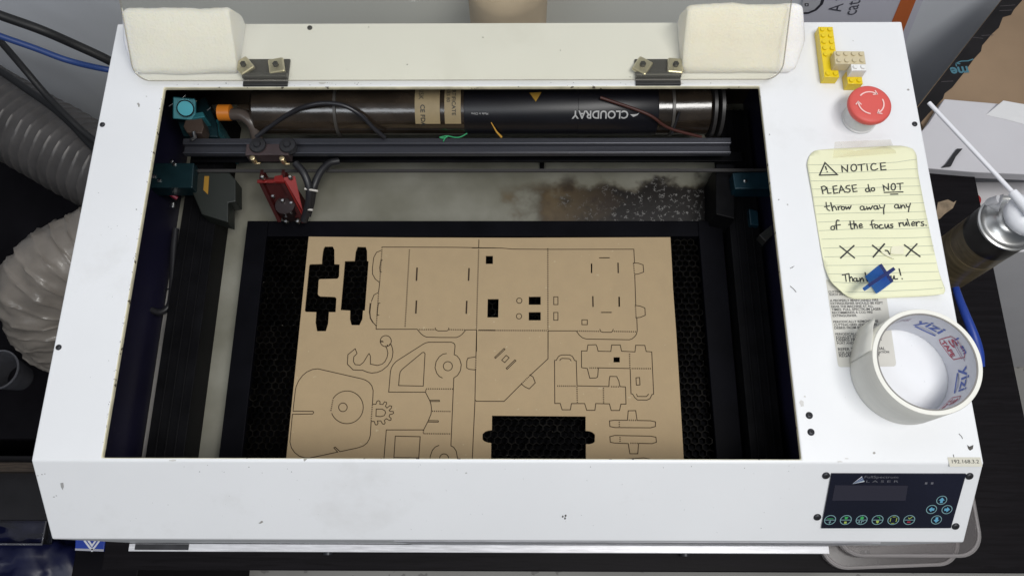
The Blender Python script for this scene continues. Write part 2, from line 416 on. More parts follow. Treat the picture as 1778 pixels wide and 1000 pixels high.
# side rails of the gantry
for (pa, pb_) in (((314, 385), (374, 385)), ((1266, 385), (1318, 385))):
    a = zpx(*pa, 0.118); b = zpx(*pb_, 0.118)
    rb = MB().box((a.x, -0.046, FLZ + 0.0005), (b.x, 0.40, 0.118))
    wd = b.x - a.x
    for k in (0.25, 0.5, 0.75): rb.box((a.x + wd * k - 0.0012, -0.046, 0.1182), (a.x + wd * k + 0.0012, 0.40, 0.1196))
    rb.build('side_rail', black_metal, cut, bev=0.0006)
# the long laser tube at the rear
TY, TZ, TR = 0.3735, 0.163, 0.0265
def tx(u): return YP(TY - 0.012).at(u, 195).x
x_l, x_r = tx(440), tx(1232)
tube_glass = mat('smoky_glass_tube', (0.026, 0.019, 0.0135), 0.19, var=0.5, scale=22, bump=0.26, bscale=20, stretch=(1, 2, 2), spec=0.9)
tube_black = mat('black_tube_wrap', (0.006, 0.006, 0.009), 0.38, var=0.2, scale=14, stretch=(1, 6, 6))
tl = MB().lathe([(0.006, x_l - 0.022), (0.008, x_l - 0.008), (0.021, x_l - 0.004), (TR, x_l), (TR, tx(1232)), (0.020, tx(1240)), (0.012, tx(1246))], (0, TY, TZ), 48, 'x')
tube = tl.build('laser_tube', tube_glass, cut, 40)
MB().lathe([(TR + 0.0002, tx(806)), (TR + 0.0005, tx(808)), (TR + 0.0005, tx(1003)), (TR + 0.0009, tx(1003.5)), (TR + 0.0009, tx(1140)), (TR + 0.0002, tx(1142))], (0, TY, TZ), 64, 'x').build('black_wrap', tube_black, tube, 40)
for u0, u1 in ((1236, 1243), (1249, 1256)):
    MB().lathe([(0.018, tx(u0)), (0.030, tx(u0) + 0.0004), (0.030, tx(u1) - 0.0004), (0.018, tx(u1))], (0, TY, TZ), 48, 'x').build('end_ring', mat('ring_black', (0.03, 0.028, 0.028), 0.4), tube, 40)
def cyl_patch(mb, u0, u1, v0, v1, off, mi=0, n=14):
    """patch wrapped on the tube between columns u0..u1 and image rows v0..v1"""
    a0, a1 = tube_ang(v0), tube_ang(v1); X0, X1 = tx(u0), tx(u1)
    vs = []
    for i in range(n + 1):
        a = a0 + (a1 - a0) * i / n
        for X in (X0, X1): vs.append((X, TY - (TR + off) * math.sin(a), TZ + (TR + off) * math.cos(a)))
    mb.add(vs, [(2 * i, 2 * i + 1, 2 * i + 3, 2 * i + 2) for i in range(n)], mi)
def tube_ang(v):
    """angle from straight up, towards the front, of the tube point seen in image row v (by search)"""
    best = None
    for i in range(0, 181):
        a = -0.6 + i * 0.014
        p = Vector((0, TY - TR * math.sin(a), TZ + TR * math.cos(a))); c = M @ (p - CAM); y_ = CY + F_PX * c.y / c.z
        if best is None or abs(y_ - v) < best[0]: best = (abs(y_ - v), a)
    return best[1]
lab = mat('aged_cream_label', (0.29, 0.225, 0.125), 0.6, var=0.12, scale=50)
pm = MB(); cyl_patch(pm, 722, 765, 148, 214, 0.0011); l1 = pm.build('paper_label', lab, tube, 40)
pm = MB(); cyl_patch(pm, 773, 801, 148, 214, 0.0011); l2 = pm.build('paper_label', lab, tube, 40)
def cyl_text(mb, s, u, v, along, size, off=0.0015, mi=0, bold=0.0):
    """along: 'down' runs round the tube, 'back' runs right to left upside down"""
    vv, f, ln = text_geo(s, bold); a0 = tube_ang(v); X0 = tx(u); out = []
    for q in vv:
        l, h = q.x * ln * size, q.y * size
        if along == 'down': X, a = X0 + h, a0 + l / TR
        else: X, a = X0 - l, a0 + h / TR
        out.append((X, TY - (TR + off) * math.sin(a), TZ + (TR + off) * math.cos(a)))
    mb.add(out, f, mi)
tm = MB(); cyl_text(tm, 'RISK', 729, 156, 'down', 0.0070); cyl_text(tm, 'CE FDA', 732, 182, 'down', 0.0064, bold=0.02); tm.build('label_print', ink, tube)
tm = MB(); cyl_text(tm, 'CERTIFICATE', 786, 152, 'down', 0.0056, bold=0.01); cyl_text(tm, 'SERIES 80', 777, 152, 'down', 0.005); tm.build('label_print', ink, tube)
tm = MB(); cyl_text(tm, 'CLOUDRAY', 1089, 193, 'back', 0.0108, bold=0.02)
tm2 = MB(); cyl_text(tm2, 'Made in China', 848, 196, 'back', 0.0030); tm2.build('small_lettering', mat('silver_print', (0.42, 0.42, 0.42), 0.4), tube)
# small swoosh at the start of the name
sw = [(1092, 199), (1098, 203.5), (1105, 200), (1109, 195), (1104, 198), (1099, 199)]
tm.add([(tx(u), TY - (TR + .0015) * math.sin(tube_ang(v)), TZ + (TR + .0015) * math.cos(tube_ang(v))) for u, v in sw], [tuple(range(6))])
tm.build('tube_lettering', mat('silver_print', (0.36, 0.36, 0.36), 0.4), tube)
ym = MB()
ym.add([(tx(u), TY - (TR + .0014) * math.sin(tube_ang(v)), TZ + (TR + .0014) * math.cos(tube_ang(v))) for u, v in ((919, 163), (940, 162), (930, 178))], [(0, 1, 2)])
ym.build('warning_triangle', mat('amber_print', (0.30, 0.17, 0.02), 0.5), tube)
MB().tube([(tx(853), TY - 0.024, TZ + 0.0145), (tx(862), TY - 0.0295, TZ + 0.005), (tx(870), TY - 0.0305, TZ - 0.004)], [0.0004, 0.0009, 0.0013], 8).build('yellow_wire', mat('amber_wire', (0.62, 0.34, 0.06), 0.45), tube, 60)
# plain orange coupling and hose elbow at the left end
MB().lathe([(0.006, tx(374)), (0.0085, tx(375)), (0.0085, tx(396)), (0.006, tx(397))], (0, TY - 0.008, TZ + 0.008), 24, 'x').build('end_coupling', mat('amber_coupling', (0.55, 0.17, 0.015), 0.4), tube, 40)
hp = smooth_path([(tx(398), TY - 0.010, TZ + 0.008), (tx(418), TY - 0.012, TZ + 0.009), (tx(434), TY - 0.020, TZ + 0.004), (tx(438), TY - 0.032, TZ - 0.010), (tx(434), TY - 0.036, TZ - 0.028)])
MB().tube(hp, 0.0062, 14).build('water_hose', mat('smoky_hose', (0.075, 0.060, 0.052), 0.3), tube, 60)
# dark red wire behind the right part of the tube
MB().tube(smooth_path([(tx(1040), TY - 0.005, TZ + 0.031), (tx(1120), TY - 0.020, TZ + 0.024), (tx(1160), TY - 0.028, TZ + 0.010), (tx(1222), TY - 0.031, TZ - 0.004)]), 0.0016, 10).build('red_wire', mat('dull_red_wire', (0.055, 0.016, 0.012), 0.5), tube, 60)
MB().tube([(tx(1168), TY - 0.031, TZ + 0.003), (tx(1176), TY - 0.018, TZ + 0.024)], 0.0014, 8).build('tie_strap', black_plastic, tube, 60)
for u in (583, 1168): MB().lathe([(TR + 0.0004, tx(u) - 0.0018), (TR + 0.0016, tx(u) - 0.0014), (TR + 0.0016, tx(u) + 0.0014), (TR + 0.0004, tx(u) + 0.0018)], (0, TY, TZ), 48, 'x').build('band', mat('band_dark', (0.06, 0.055, 0.05), 0.35), tube, 40)

# gantry: rail, lower bar, belt
gz = 0.160
ra, rb2 = zpx(318, 240, gz), zpx(1272, 268, gz)
gy0, gy1 = zpx(800, 263, gz).y, zpx(800, 239, gz).y
gr = MB().box((ra.x, gy0, 0.1485), (rb2.x, gy1, gz - 0.006)).box((ra.x, gy0 + 0.009, gz - 0.0065), (rb2.x, gy1 - 0.0005, gz)).box((ra.x, gy0 + 0.0001, gz - 0.0064), (rb2.x, gy0 + 0.0018, gz - 0.0035))
rail = gr.build('gantry_rail', grey_rail, cut, bev=0.0008)
MB().box((zpx(330, 278, 0.13).x, zpx(800, 280.5, 0.13).y, 0.1265), (zpx(1290, 278, 0.13).x, zpx(800, 264, 0.13).y, 0.130)).build('lower_bar', black_metal, cut, bev=0.0006)
bz = 0.142
MB().box((zpx(340, 296, bz).x, zpx(800, 298.5, bz).y, bz - 0.0018), (zpx(1338, 296, bz).x, zpx(800, 293.5, bz).y, bz)).build('drive_belt', mat('rubber_belt', (0.028, 0.026, 0.026), 0.6), cut)
tp = zpx(941, 290, 0.085)
MB().box((tp.x - 0.0025, tp.y - 0.004, FLZ), (tp.x + 0.0025, tp.y + 0.012, FLZ + 0.006)).build('floor_clip', black_metal, cut)

# carriage and red laser head
ca, cb = zpx(430, 276, 0.157), zpx(506, 262, 0.157)
car = MB().box((ca.x, ca.y, 0.150), (cb.x, gy0 + 0.006, 0.1655)).build('carriage', mat('brown_plate', (0.055, 0.038, 0.040), 0.45, var=0.2, scale=40), cut, bev=0.0006)
for u in (446, 498):
    c = zpx(u, 250, 0.170)
    MB().lathe([(0.004, 0.1605), (0.0080, 0.1606), (0.0088, 0.163), (0.0074, 0.1650), (0.0088, 0.167), (0.0080, 0.1685), (0.004, 0.1688), (0.0030, 0.1705), (0.0, 0.1705)], (c.x, c.y, 0), 28).build('roller', black_plastic, car, 40)
for u, v in ((441, 276), (492, 277)):
    c = zpx(u, v, 0.163); MB().lathe([(0.0028, 0.160), (0.0028, 0.1685), (0.002, 0.169)], (c.x, c.y - 0.0015, 0), 12).build('bolt', mat('brass', (0.52, 0.42, 0.25), 0.35, 0.9), car, 40)
    MB().tube([zpx(u + 1, v + 8, 0.158), zpx(u + 11, v + 8, 0.158)], 0.0014, 10).build('bolt', mat('brass', (0.5, 0.4, 0.2), 0.3, 0.9), car, 60)
red = mat('red_anodised', (0.19, 0.010, 0.008), 0.34, 0.25, var=0.2, scale=40)
dred = mat('dark_red_anodised', (0.042, 0.006, 0.0055), 0.38, 0.2, var=0.35, scale=40)
head = MB()
f0, f1 = [zpx(*p, 0.142) for p in ((449, 318), (493, 318))]; g0, g1 = [zpx(*p, 0.110) for p in ((482, 386), (530, 388))]
b0, b1 = [q + Vector((0, 0.016, 0)) for q in (f0, f1)]; h0, h1 = [q + Vector((0, 0.024, 0)) for q in (g0, g1)]
wq = 0.004
# two side plates, sloping face plate between, upper bracket leg behind
for l0, l1, m0, m1, sgn in ((f0, g0, b0, h0, 1), (f1, g1, b1, h1, -1)):
    head.prism([l0, l1, m1, m0], (sgn * wq, 0, 0))
lh = head.build('laser_head', dred, cut, bev=0.0004)
MB().prism([f0 + Vector((wq + .0002, .004, -.001)), f1 + Vector((-wq - .0002, .004, -.001)), g1 + Vector((-wq - .0002, .006, 0)), g0 + Vector((wq + .0002, .006, 0))], (0, 0.003, 0)).build('face_plate', dred, lh, bev=0.0004)
MB().prism([f0 + Vector((-.001, -.0008, 0.0002)), f1 + Vector((.001, -.0008, 0.0002)), f1 + Vector((.001, .0028, 0.0002)), f0 + Vector((-.001, .0028, 0.0002))], (0, 0, 0.0022)).build('top_edge', red, lh, bev=0.0003)
q0, q1, q2, q3 = zpx(477, 306, .147), zpx(490, 304, .147), zpx(494, 316, .146), zpx(474, 316, .146)
MB().prism([q0, q1, q2, q3], (0, 0, -0.002)).build('bracket_plate', red, lh)
MB().prism([f1 + Vector((.0005, .001, .003)), f1 + Vector((.0125, .003, .003)), g1 + Vector((.001, .004, .014)), g1 + Vector((-0.0002, .002, .004))], (0.0, 0.0030, 0.002)).build('side_plate', red, lh, bev=0.0003)
c0 = zpx(494, 362, .126)
MB().lathe([(0.0, 0.096), (0.0055, 0.096), (0.0075, 0.104), (0.0105, 0.1045), (0.0105, 0.126), (0.007, 0.1265), (0.0, 0.1265)], (c0.x, c0.y + 0.004, 0), 28).build('lens_barrel', mat('black_barrel', (0.02, 0.012, 0.012), 0.3), lh, 40)
for u, v, z in ((474, 341, .128), (491, 349, .1285), (506, 353, .126), (497, 385, .112), (517, 385, .112), (456, 308, .149), (504, 308, .149)):
    c = zpx(u, v, z); MB().lathe([(0.0, -0.003), (0.0023, -0.003), (0.0023, 0.0005), (0.0014, 0.0018), (0.0, 0.002)], c, 14).build('screw', steel, lh, 40)
# cables of the head
MB().tube(smooth_path([zpx(513, 284, .160), zpx(528, 302, .158), zpx(537, 328, .150), zpx(536, 352, .138), zpx(531, 372, .126), zpx(528, 384, .12)]), 0.0040, 12).build('head_cable', black_plastic, lh, 60)
MB().tube(smooth_path([zpx(588, 280, .142), zpx(572, 284, .145), zpx(556, 300, .148), zpx(545, 325, .146), zpx(540, 352, .134), zpx(534, 374, .124)]), 0.0040, 12).build('head_cable', black_plastic, lh, 60)
tie = mat('white_cable_tie', (0.55, 0.52, 0.48), 0.45)
for (a, b, z) in (((529, 328), (552, 332), .152), ((530, 363), (543, 365), .134)):
    MB().tube([zpx(*a, z), zpx(*b, z)], 0.0012, 8).build('cable_tie', tie, lh, 60)
# black loop of air hose over the tube
pts = [zpx(445, 238, .163), zpx(470, 219, .172), zpx(505, 196, .188), (zpx(535, 184, .197)), zpx(563, 179.5, .199), zpx(595, 183, .198), zpx(625, 199, .190), zpx(648, 222, .176), zpx(668, 239, .163)]
MB().tube(smooth_path(pts), 0.0023, 12).build('air_hose', mat('grey_black_hose', (0.022, 0.022, 0.026), 0.32), cut, 60)
gt = mat('green_thread', (0.03, 0.30, 0.12), 0.5)
g_ = MB()
for pl_ in ([(763, 239), (776, 236.5), (790, 239), (800, 238), (811, 232)], [(776, 236), (771, 243), (770, 246)], [(765, 240), (772, 240), (779, 236)]):
    g_.tube(smooth_path([zpx(u, v, gz + 0.0012) for u, v in pl_], 5), 0.0007, 8)
g_.build('green_tie', gt, cut, 60)

# mirror mount (teal) at the rear left
teal = mat('teal_anodised', (0.030, 0.16, 0.19), 0.28, 0.35, var=0.25, scale=30)
dteal = mat('dark_teal_paint', (0.007, 0.024, 0.030), 0.35, 0.2, var=0.3, scale=30)
mm = MB(); mm.slab([(302, 196), (356, 168), (376, 214), (378, 238), (318, 236)], 0.112, 0.150)
mount = mm.build('mirror_mount', dteal, cut, bev=0.001)
ma = zpx(322, 188, 0.176); nrm = Vector((0.35, -0.55, 0.76)).normalized()
def disc(mb, c, n, r, t, seg=30, mi=0):
    mb.tube([Vector(c), Vector(c) + Vector(n) * t], r, seg, mi)
q = Vector((0, 0, 1)).rotation_difference(nrm).to_matrix()
pk = MB(); pk.prism([ma + q @ Vector((x * .017, y * .017, 0)) for x, y in ((-.72, -.72), (.62, -.72), (.62, .62), (-.72, .62))], -nrm * 0.006); pk.build('mirror_plate', teal, mount, bev=0.001)
dk = MB(); disc(dk, ma + nrm * .0002, nrm, 0.0088, 0.004); dk.build('mirror_cap', mat('teal_cap', (0.06, 0.36, 0.44), 0.25, 0.2), mount, 40)
ring = MB(); ring.ribbon([ma + nrm * .0045 + q @ Vector((0.0081 * math.cos(t * PI / 20), 0.0081 * math.sin(t * PI / 20), 0)) for t in range(40)], nrm, 0.0012, close=True); ring.build('cap_groove', black_metal, mount)
MB().slab([(322, 208), (350, 204), (354, 220), (350, 232), (324, 230), (318, 220)], 0.1505, 0.168).build('clamp_block', mat('brown_clamp', (0.055, 0.038, 0.030), 0.45), mount, bev=0.001)
MB().slab([(340, 196), (352, 194), (356, 203), (332, 207)], 0.1505, 0.170).build('base_block', teal, mount, bev=0.001)
MB().tube([zpx(336, 228, .172), zpx(338, 238, .168), zpx(332, 242, .166)], 0.0022, 10).build('thumb_screw', steel, mount, 60)
for a, b in (((293, 185), (323, 166)), ((337, 170), (341, 176)), ((360, 192), (366, 187))):
    MB().tube([zpx(*a, .178), zpx(*b, .180)], 0.0006, 8).build('spring_wire', bright, mount, 60)
MB().slab([(364, 212), (379, 206), (380, 236), (366, 238)], 0.0805, 0.146).build('support_post', teal, mount, bev=0.001)

# gantry end blocks and stepper box at the left, bracket at the right
eb = MB().slab([(268, 283), (337, 283), (334, 326), (258, 326)], 0.132, 0.152).build('end_block', dteal, cut, bev=0.001)
for u, v in ((268, 307), (277, 314), (298, 281), (303, 286)):
    c = zpx(u, v, 0.152); MB().lathe([(0.0022, 0.0), (0.0022, 0.0012), (0.0012, 0.0016), (0, 0.0016)], c, 12).build('screw', bright, eb, 40)
sb = MB().slab([(345, 298), (398, 300), (409, 312), (409, 350), (396, 352), (396, 386), (350, 372), (332, 330)], 0.1185, 0.140).build('stepper_box', mat('dark_olive_box', (0.018, 0.021, 0.018), 0.42), cut, bev=0.001)
MB().slab([(355, 306), (363, 306), (361, 338), (353, 330)], 0.1402, 0.1406).build('yellow_tag', mat('ochre_tag', (0.30, 0.16, 0.02), 0.5), sb)
MB().slab([(394, 350), (406, 350), (409, 356), (406, 361), (394, 361)], 0.118, 0.121).build('mounting_ear', black_metal, sb, bev=0.0005)
MB().tube(smooth_path([zpx(288, 330, .135), zpx(296, 337, .132), zpx(308, 345, .128)]), 0.0022, 10).build('red_lead', mat('crimson_lead', (0.16, 0.012, 0.03), 0.5), sb, 60)
MB().tube([zpx(301, 354, .124), zpx(300, 362, .124)], 0.0028, 12).build('silver_pin', steel, sb, 60)
re = MB().slab([(1272, 300), (1340, 298), (1345, 328), (1276, 328)], 0.130, 0.150).build('end_block', mat('blue_teal_paint', (0.006, 0.028, 0.042), 0.35, 0.2, var=0.3, scale=30), cut, bev=0.001)
c = zpx(1294, 315, 0.150); MB().lathe([(0.0018, 0.0), (0.0018, 0.001), (0, 0.0014)], c, 12).build('screw', bright, re, 40)
MB().slab([(1243, 285), (1275, 285), (1276, 380), (1243, 372)], 0.0805, 0.135).build('bearing_block', black_metal, cut, bev=0.001)
MB().slab([(1300, 362), (1316, 366), (1318, 392), (1303, 390)], 0.0805, 0.125).build('blue_clip', mat('blue_teal_paint', (0, 0, 0)), cut, bev=0.001)
MB().slab([(1318, 408), (1342, 388), (1352, 398), (1330, 420)], 0.0805, 0.130).build('corner_gusset', mat('gusset_dark', (0.03, 0.03, 0.028), 0.4), cut, bev=0.001)
# wiring on the left of the left rail
MB().tube(smooth_path([zpx(305, 398, .107), zpx(302, 430, .107), zpx(300, 470, .107), zpx(298, 510, .107), zpx(293, 532, .107), zpx(278, 542, .107), zpx(262, 538, .107)]), 0.0034, 12).build('sleeved_cable', black_plastic, cut, 60)
MB().tube([zpx(286, 503, .104), zpx(312, 497, .112)], 0.0007, 8).build('cable_tie', black_plastic, cut, 60)
MB().box((zpx(246, 795, FLZ + .02).x, -0.045, FLZ + 0.0003), (zpx(266, 795, FLZ + .02).x, 0.265, FLZ + 0.020)).box((zpx(262, 795, FLZ + .02).x, -0.0448, FLZ + 0.0202), (zpx(264, 795, FLZ + .02).x, 0.2648, FLZ + 0.0225)).build('lit_floor_strip', mat('lit_floor_grey', (0.26, 0.25, 0.24), 0.45, 0.2, var=0.35, scale=30, stretch=(6, .6, 1)), cut)  # added strip stands for bay floor; lighter grey offsets the shade there

# screws of the cabinet
def screws(pl, px, r=0.0034):
    for u, v in px:
        c = pl.at(u, v)
        z = pl.n; mb = MB()
        mb.tube([c - z * 0.001, c + z * 0.0006, c + z * 0.0014, c + z * 0.0018], [r, r, r * 0.78, r * 0.5], 18)
        o = mb.build('screw', mat('black_oxide_screw', (0.035, 0.036, 0.042), 0.38, 0.4), cut, 50)
        hx = MB(); a = pl.n.orthogonal().normalized(); b = pl.n.cross(a)
        hx.add([c + z * 0.00185 + (a * math.cos(k * PI / 3) + b * math.sin(k * PI / 3)) * r * 0.36 for k in range(6)], [tuple(range(6))])
        hx.build('hex_socket', mat('socket_dark', (0.006, 0.006, 0.006), 0.8), o)
screws(TOP, [(538, 49), (178, 217), (102, 603), (1588, 216)], 0.0026)
screws(TOP, [(1405, 721), (1408, 750)], 0.0030)
screws(SLOPE, [(1434, 825), (1683, 826), (1419, 897), (1659, 913)], 0.0033)
FRONT = Plane((0, -SL_Y, 0), (0, -1, 0))
# lower front: bright base flange, dark strip at the left with a slot's shade put into its colour
MB().box((-0.402, -SL_Y - 0.0085, 0.0012), (0.338, -SL_Y - 0.0007, 0.016)).build('base_flange', mat('worn_silver_flange', (0.74, 0.74, 0.77), 0.32, 0.1, var=0.15, scale=40, stretch=(1, 12, 12)), cut, bev=0.0006)
MB().box((-0.395, -SL_Y - 0.0070, 0.0162), (-0.338, -SL_Y - 0.0012, 0.0170)).build('hand_slot_shade', mat('slot_shade_dark', (0.030, 0.030, 0.034), 0.6, var=0.5, scale=50), cut)
MB().box((-0.10, -SL_Y - 0.0006, 0.02), (0.335, -SL_Y - 0.0001, 0.150)).build('front_grille', mat('mid_grey_panel', (0.50, 0.50, 0.54), 0.4, var=0.2, scale=30), cut)  # mid grey sheet over part of the lower front
for u in (569, 1190, 1503):
    c = zpx(u, 949 if u > 600 else 945, 0.013)
    MB().tube([(c.x, -SL_Y - 0.0050, 0.0085), (c.x, -SL_Y - 0.0115, 0.0085)], 0.0050, 18).build('screw', mat('black_oxide_screw', (0, 0, 0)), cut, 50)

# chips, smudges and specks in the paint
chip_m = mat('bare_chip', (0.07, 0.065, 0.06), 0.6); smudge_m = mat('grey_smudge', (0.36, 0.36, 0.36), 0.6)
def chip(mb, pl, u, v, r, sq=1.0, n=9):
    polyfill(mb, pl, [(u + r * random.uniform(.5, 1.1) * math.cos(2 * PI * k / n), v + r * sq * random.uniform(.5, 1.1) * math.sin(2 * PI * k / n)) for k in range(n)], 0.00025)
def one_chip(pl, u, v, r, sq=1.0, m=None):
    mb = MB(); chip(mb, pl, u, v, r, sq); mb.build('paint_chip', m or chip_m, cut)
mb = MB(); polyfill(mb, TOP, [(1679, 772), (1683, 775), (1690, 772), (1689, 779), (1684, 782), (1681, 779)], 0.00025); mb.build('paint_chip', chip_m, cut)
for u, v in ((977, 896), (981, 899), (982, 894.5)): one_chip(SLOPE, u, v, 1.9, 1.3)
mb = MB(); polyfill(mb, SLOPE, [(105, 838), (110, 837), (111, 844), (109, 850), (106, 845)], 0.00025); mb.build('smudge', smudge_m, cut)
for u, v in ((94, 862), (98, 860), (66, 825), (73, 823), (78, 822)): one_chip(SLOPE, u, v, 1.8, .6, smudge_m)
for l_ in ([(1372, 497), (1378, 502), (1382, 507)], [(1375, 465), (1379, 462), (1372, 466)], [(1665, 753), (1669, 757), (1671, 761)], [(1655, 789), (1656, 793)]):
    mb = MB(); strokes(mb, TOP, [l_], 0.0006, 0.00025); mb.build('scratch', chip_m, cut)
for u, v in ((1336, 234), (1352, 347), (640, 48), (707, 113), (973, 88), (237, 364)): one_chip(TOP, u, v, 1.3, .8)
for u, v, r_, sq in ((1392, 700, 5, 1.6), (1397, 688, 3, .7), (1458, 801, 7, .2), (1470, 796, 4, .3), (560, 145, 9, .25), (438, 141, 8, .2), (1180, 146, 7, .3), (300, 799, 8, .2)): one_chip(TOP if v < 803 else SLOPE, u, v, r_, sq, mat('pale_smear', (0.60, 0.59, 0.575), 0.55))
sc = MB()
for _ in range(40):
    v = random.uniform(170, 780); u = 287 - (v - 151) * 0.1721 - random.uniform(0.8, 4) ; chip(sc, TOP, u, v, random.uniform(.4, .9), 1.4)
for _ in range(40): chip(sc, TOP, random.uniform(300, 1310), random.uniform(144, 149.5), random.uniform(.5, 1.5), .45)
for _ in range(22): chip(sc, SLOPE, random.uniform(180, 1380), random.uniform(806, 822), random.uniform(.4, 1.0), .8)
for _ in range(46): chip(sc, SLOPE, random.uniform(150, 1400), random.uniform(825, 925), random.uniform(.35, .7), .8)
for _ in range(22): chip(sc, TOP, random.uniform(1410, 1620), random.uniform(150, 780), random.uniform(.25, .55))
for _ in range(16): chip(sc, TOP, random.uniform(150, 220), random.uniform(330, 780) , random.uniform(.35, .7))
tag(sc.build('paint_specks', chip_m, cut), kind='stuff')

# emergency stop
ec = zpx(1491, 207, H)
collar = MB().lathe([(0.0165, 0.0003), (0.0165, 0.002), (0.0155, 0.0025), (0.0155, 0.015), (0.0125, 0.017), (0.0125, 0.020)], ec, 48).build('emergency_stop', mat('ivory_plastic', (0.66, 0.66, 0.65), 0.35), cut, 35)
MB().lathe([(0.0125, 0.0195), (0.0188, 0.0202), (0.0200, 0.0225), (0.0201, 0.0252), (0.0196, 0.0266), (0.0186, 0.0273), (0.016, 0.0278), (0.010, 0.0282), (0.004, 0.0284), (0.0, 0.0284)], ec, 64).build('red_cap', mat('salmon_red_plastic', (0.66, 0.10, 0.085), 0.5, var=0.03, scale=30), collar, 50)
am = MB(); az = 0.0366
def capz(r): return 0.0289 - max(0, r - 0.010) * 0.06
for k in range(3):
    a0 = math.radians(55 - 120 * k); n_ = 12; r = 0.0118
    arc = [ec + Vector((r * math.cos(a0 + math.radians(85) * (1 - i / n_)), r * math.sin(a0 + math.radians(85) * (1 - i / n_)), capz(r))) for i in range(n_ + 1)]
    am.ribbon(arc, (0, 0, 1), 0.0013, cap=False)
    e_ = arc[-1]; t_ = (arc[-1] - arc[-2]).normalized(); s_ = Vector((-t_.y, t_.x, 0))
    am.ribbon([e_ - t_ * .0026 + s_ * .0024, e_ + t_ * .0004, e_ - t_ * .0026 - s_ * .0024], (0, 0, 1), 0.0011)
am.build('rotation_arrows', mat('pale_pink_print', (0.86, 0.56, 0.53), 0.4), collar)

# hinges
hinge_m = mat('painted_hinge', (0.040, 0.040, 0.042), 0.45, var=0.2, scale=60)
clampm = mat('nickel_clamp', (0.60, 0.56, 0.42), 0.33, 0.75, var=0.12, scale=60)
for (px0, px1, cl) in ((424, 501, ((425, 117, 40), (481, 117, 12))), (1103, 1181, ((1115, 117, -32), (1172, 117, -6)))):
    a, b = zpx(px0, 143, H), zpx(px1, 143, H); yb = zpx(px0, 106, H).y
    hg = MB().box((a.x, LY1 + 0.0040, H + 0.0005), (b.x, yb, H + 0.0030)).box((a.x, LY1 + 0.0004, H + 0.0006), (b.x, LY1 + 0.0045, H + 0.0030))
    hg.tube([(a.x, LY1 + 0.0095, H + 0.0058), (b.x, LY1 + 0.0095, H + 0.0058)], 0.0030, 16)
    ho = hg.build('hinge', hinge_m, cut, 35, bev=0.0004)
    for u, v, ang in cl:
        c = zpx(u, v, H + 0.006); c.z = 0; th = math.radians(ang)
        pl_ = [(math.cos(th) * x - math.sin(th) * y, math.sin(th) * x + math.cos(th) * y) for x, y in ((-.0078, -.0085), (.0078, -.0085), (.0078, .0085), (-.0078, .0085))]
        MB().prism([(c.x + x, c.y + y, H + 0.0050) for x, y in pl_], (0, 0, 0.0045)).build('clamp_plate', clampm, ho, bev=0.0016)
        MB().lathe([(0.0030, 0.0094), (0.0030, 0.0125), (0.0022, 0.0130), (0, 0.0130)], (c.x, c.y, H), 6).build('clamp_bolt', mat('bolt_dark', (0.02, 0.02, 0.022), 0.4, 0.3), ho)

# clear lid, leaning back
la = math.radians(42); lu = Vector((0, math.cos(la), math.sin(la))); ln_ = Vector((0, -math.sin(la), math.cos(la)))
L0 = Vector((0, 0.3672, H + 0.0080)); lx0, lx1, LL, cr = -0.3655, 0.2675, 0.385, 0.016
op = []
for cxx, cyy, a0 in ((lx1 - cr, cr, -90), (lx1 - cr, LL - cr, 0), (lx0 + cr, LL - cr, 90), (lx0 + cr, cr, 180)):
    op += [L0 + Vector((cxx + cr * math.cos(math.radians(a0 + t * 9)), 0, 0)) + lu * (cyy + cr * math.sin(math.radians(a0 + t * 9))) for t in range(11)]
lid = MB().prism(op, ln_ * 0.003).build('lid', [clear_mat('clear_acrylic', (0.990, 0.983, 0.938), gloss=0.5, haze=0.025, hazecol=(0.80, 0.78, 0.72))], cut)
edge = MB(); edge.ribbon([q + ln_ * 0.00315 for q in op], ln_, 0.0012, close=True)
edge.build('lid_edge', clear_mat('acrylic_edge', (0.72, 0.70, 0.66), haze=0.42, hazecol=(0.34, 0.32, 0.29)), lid)
HPL = Plane(L0 + ln_ * 0.0033, ln_)

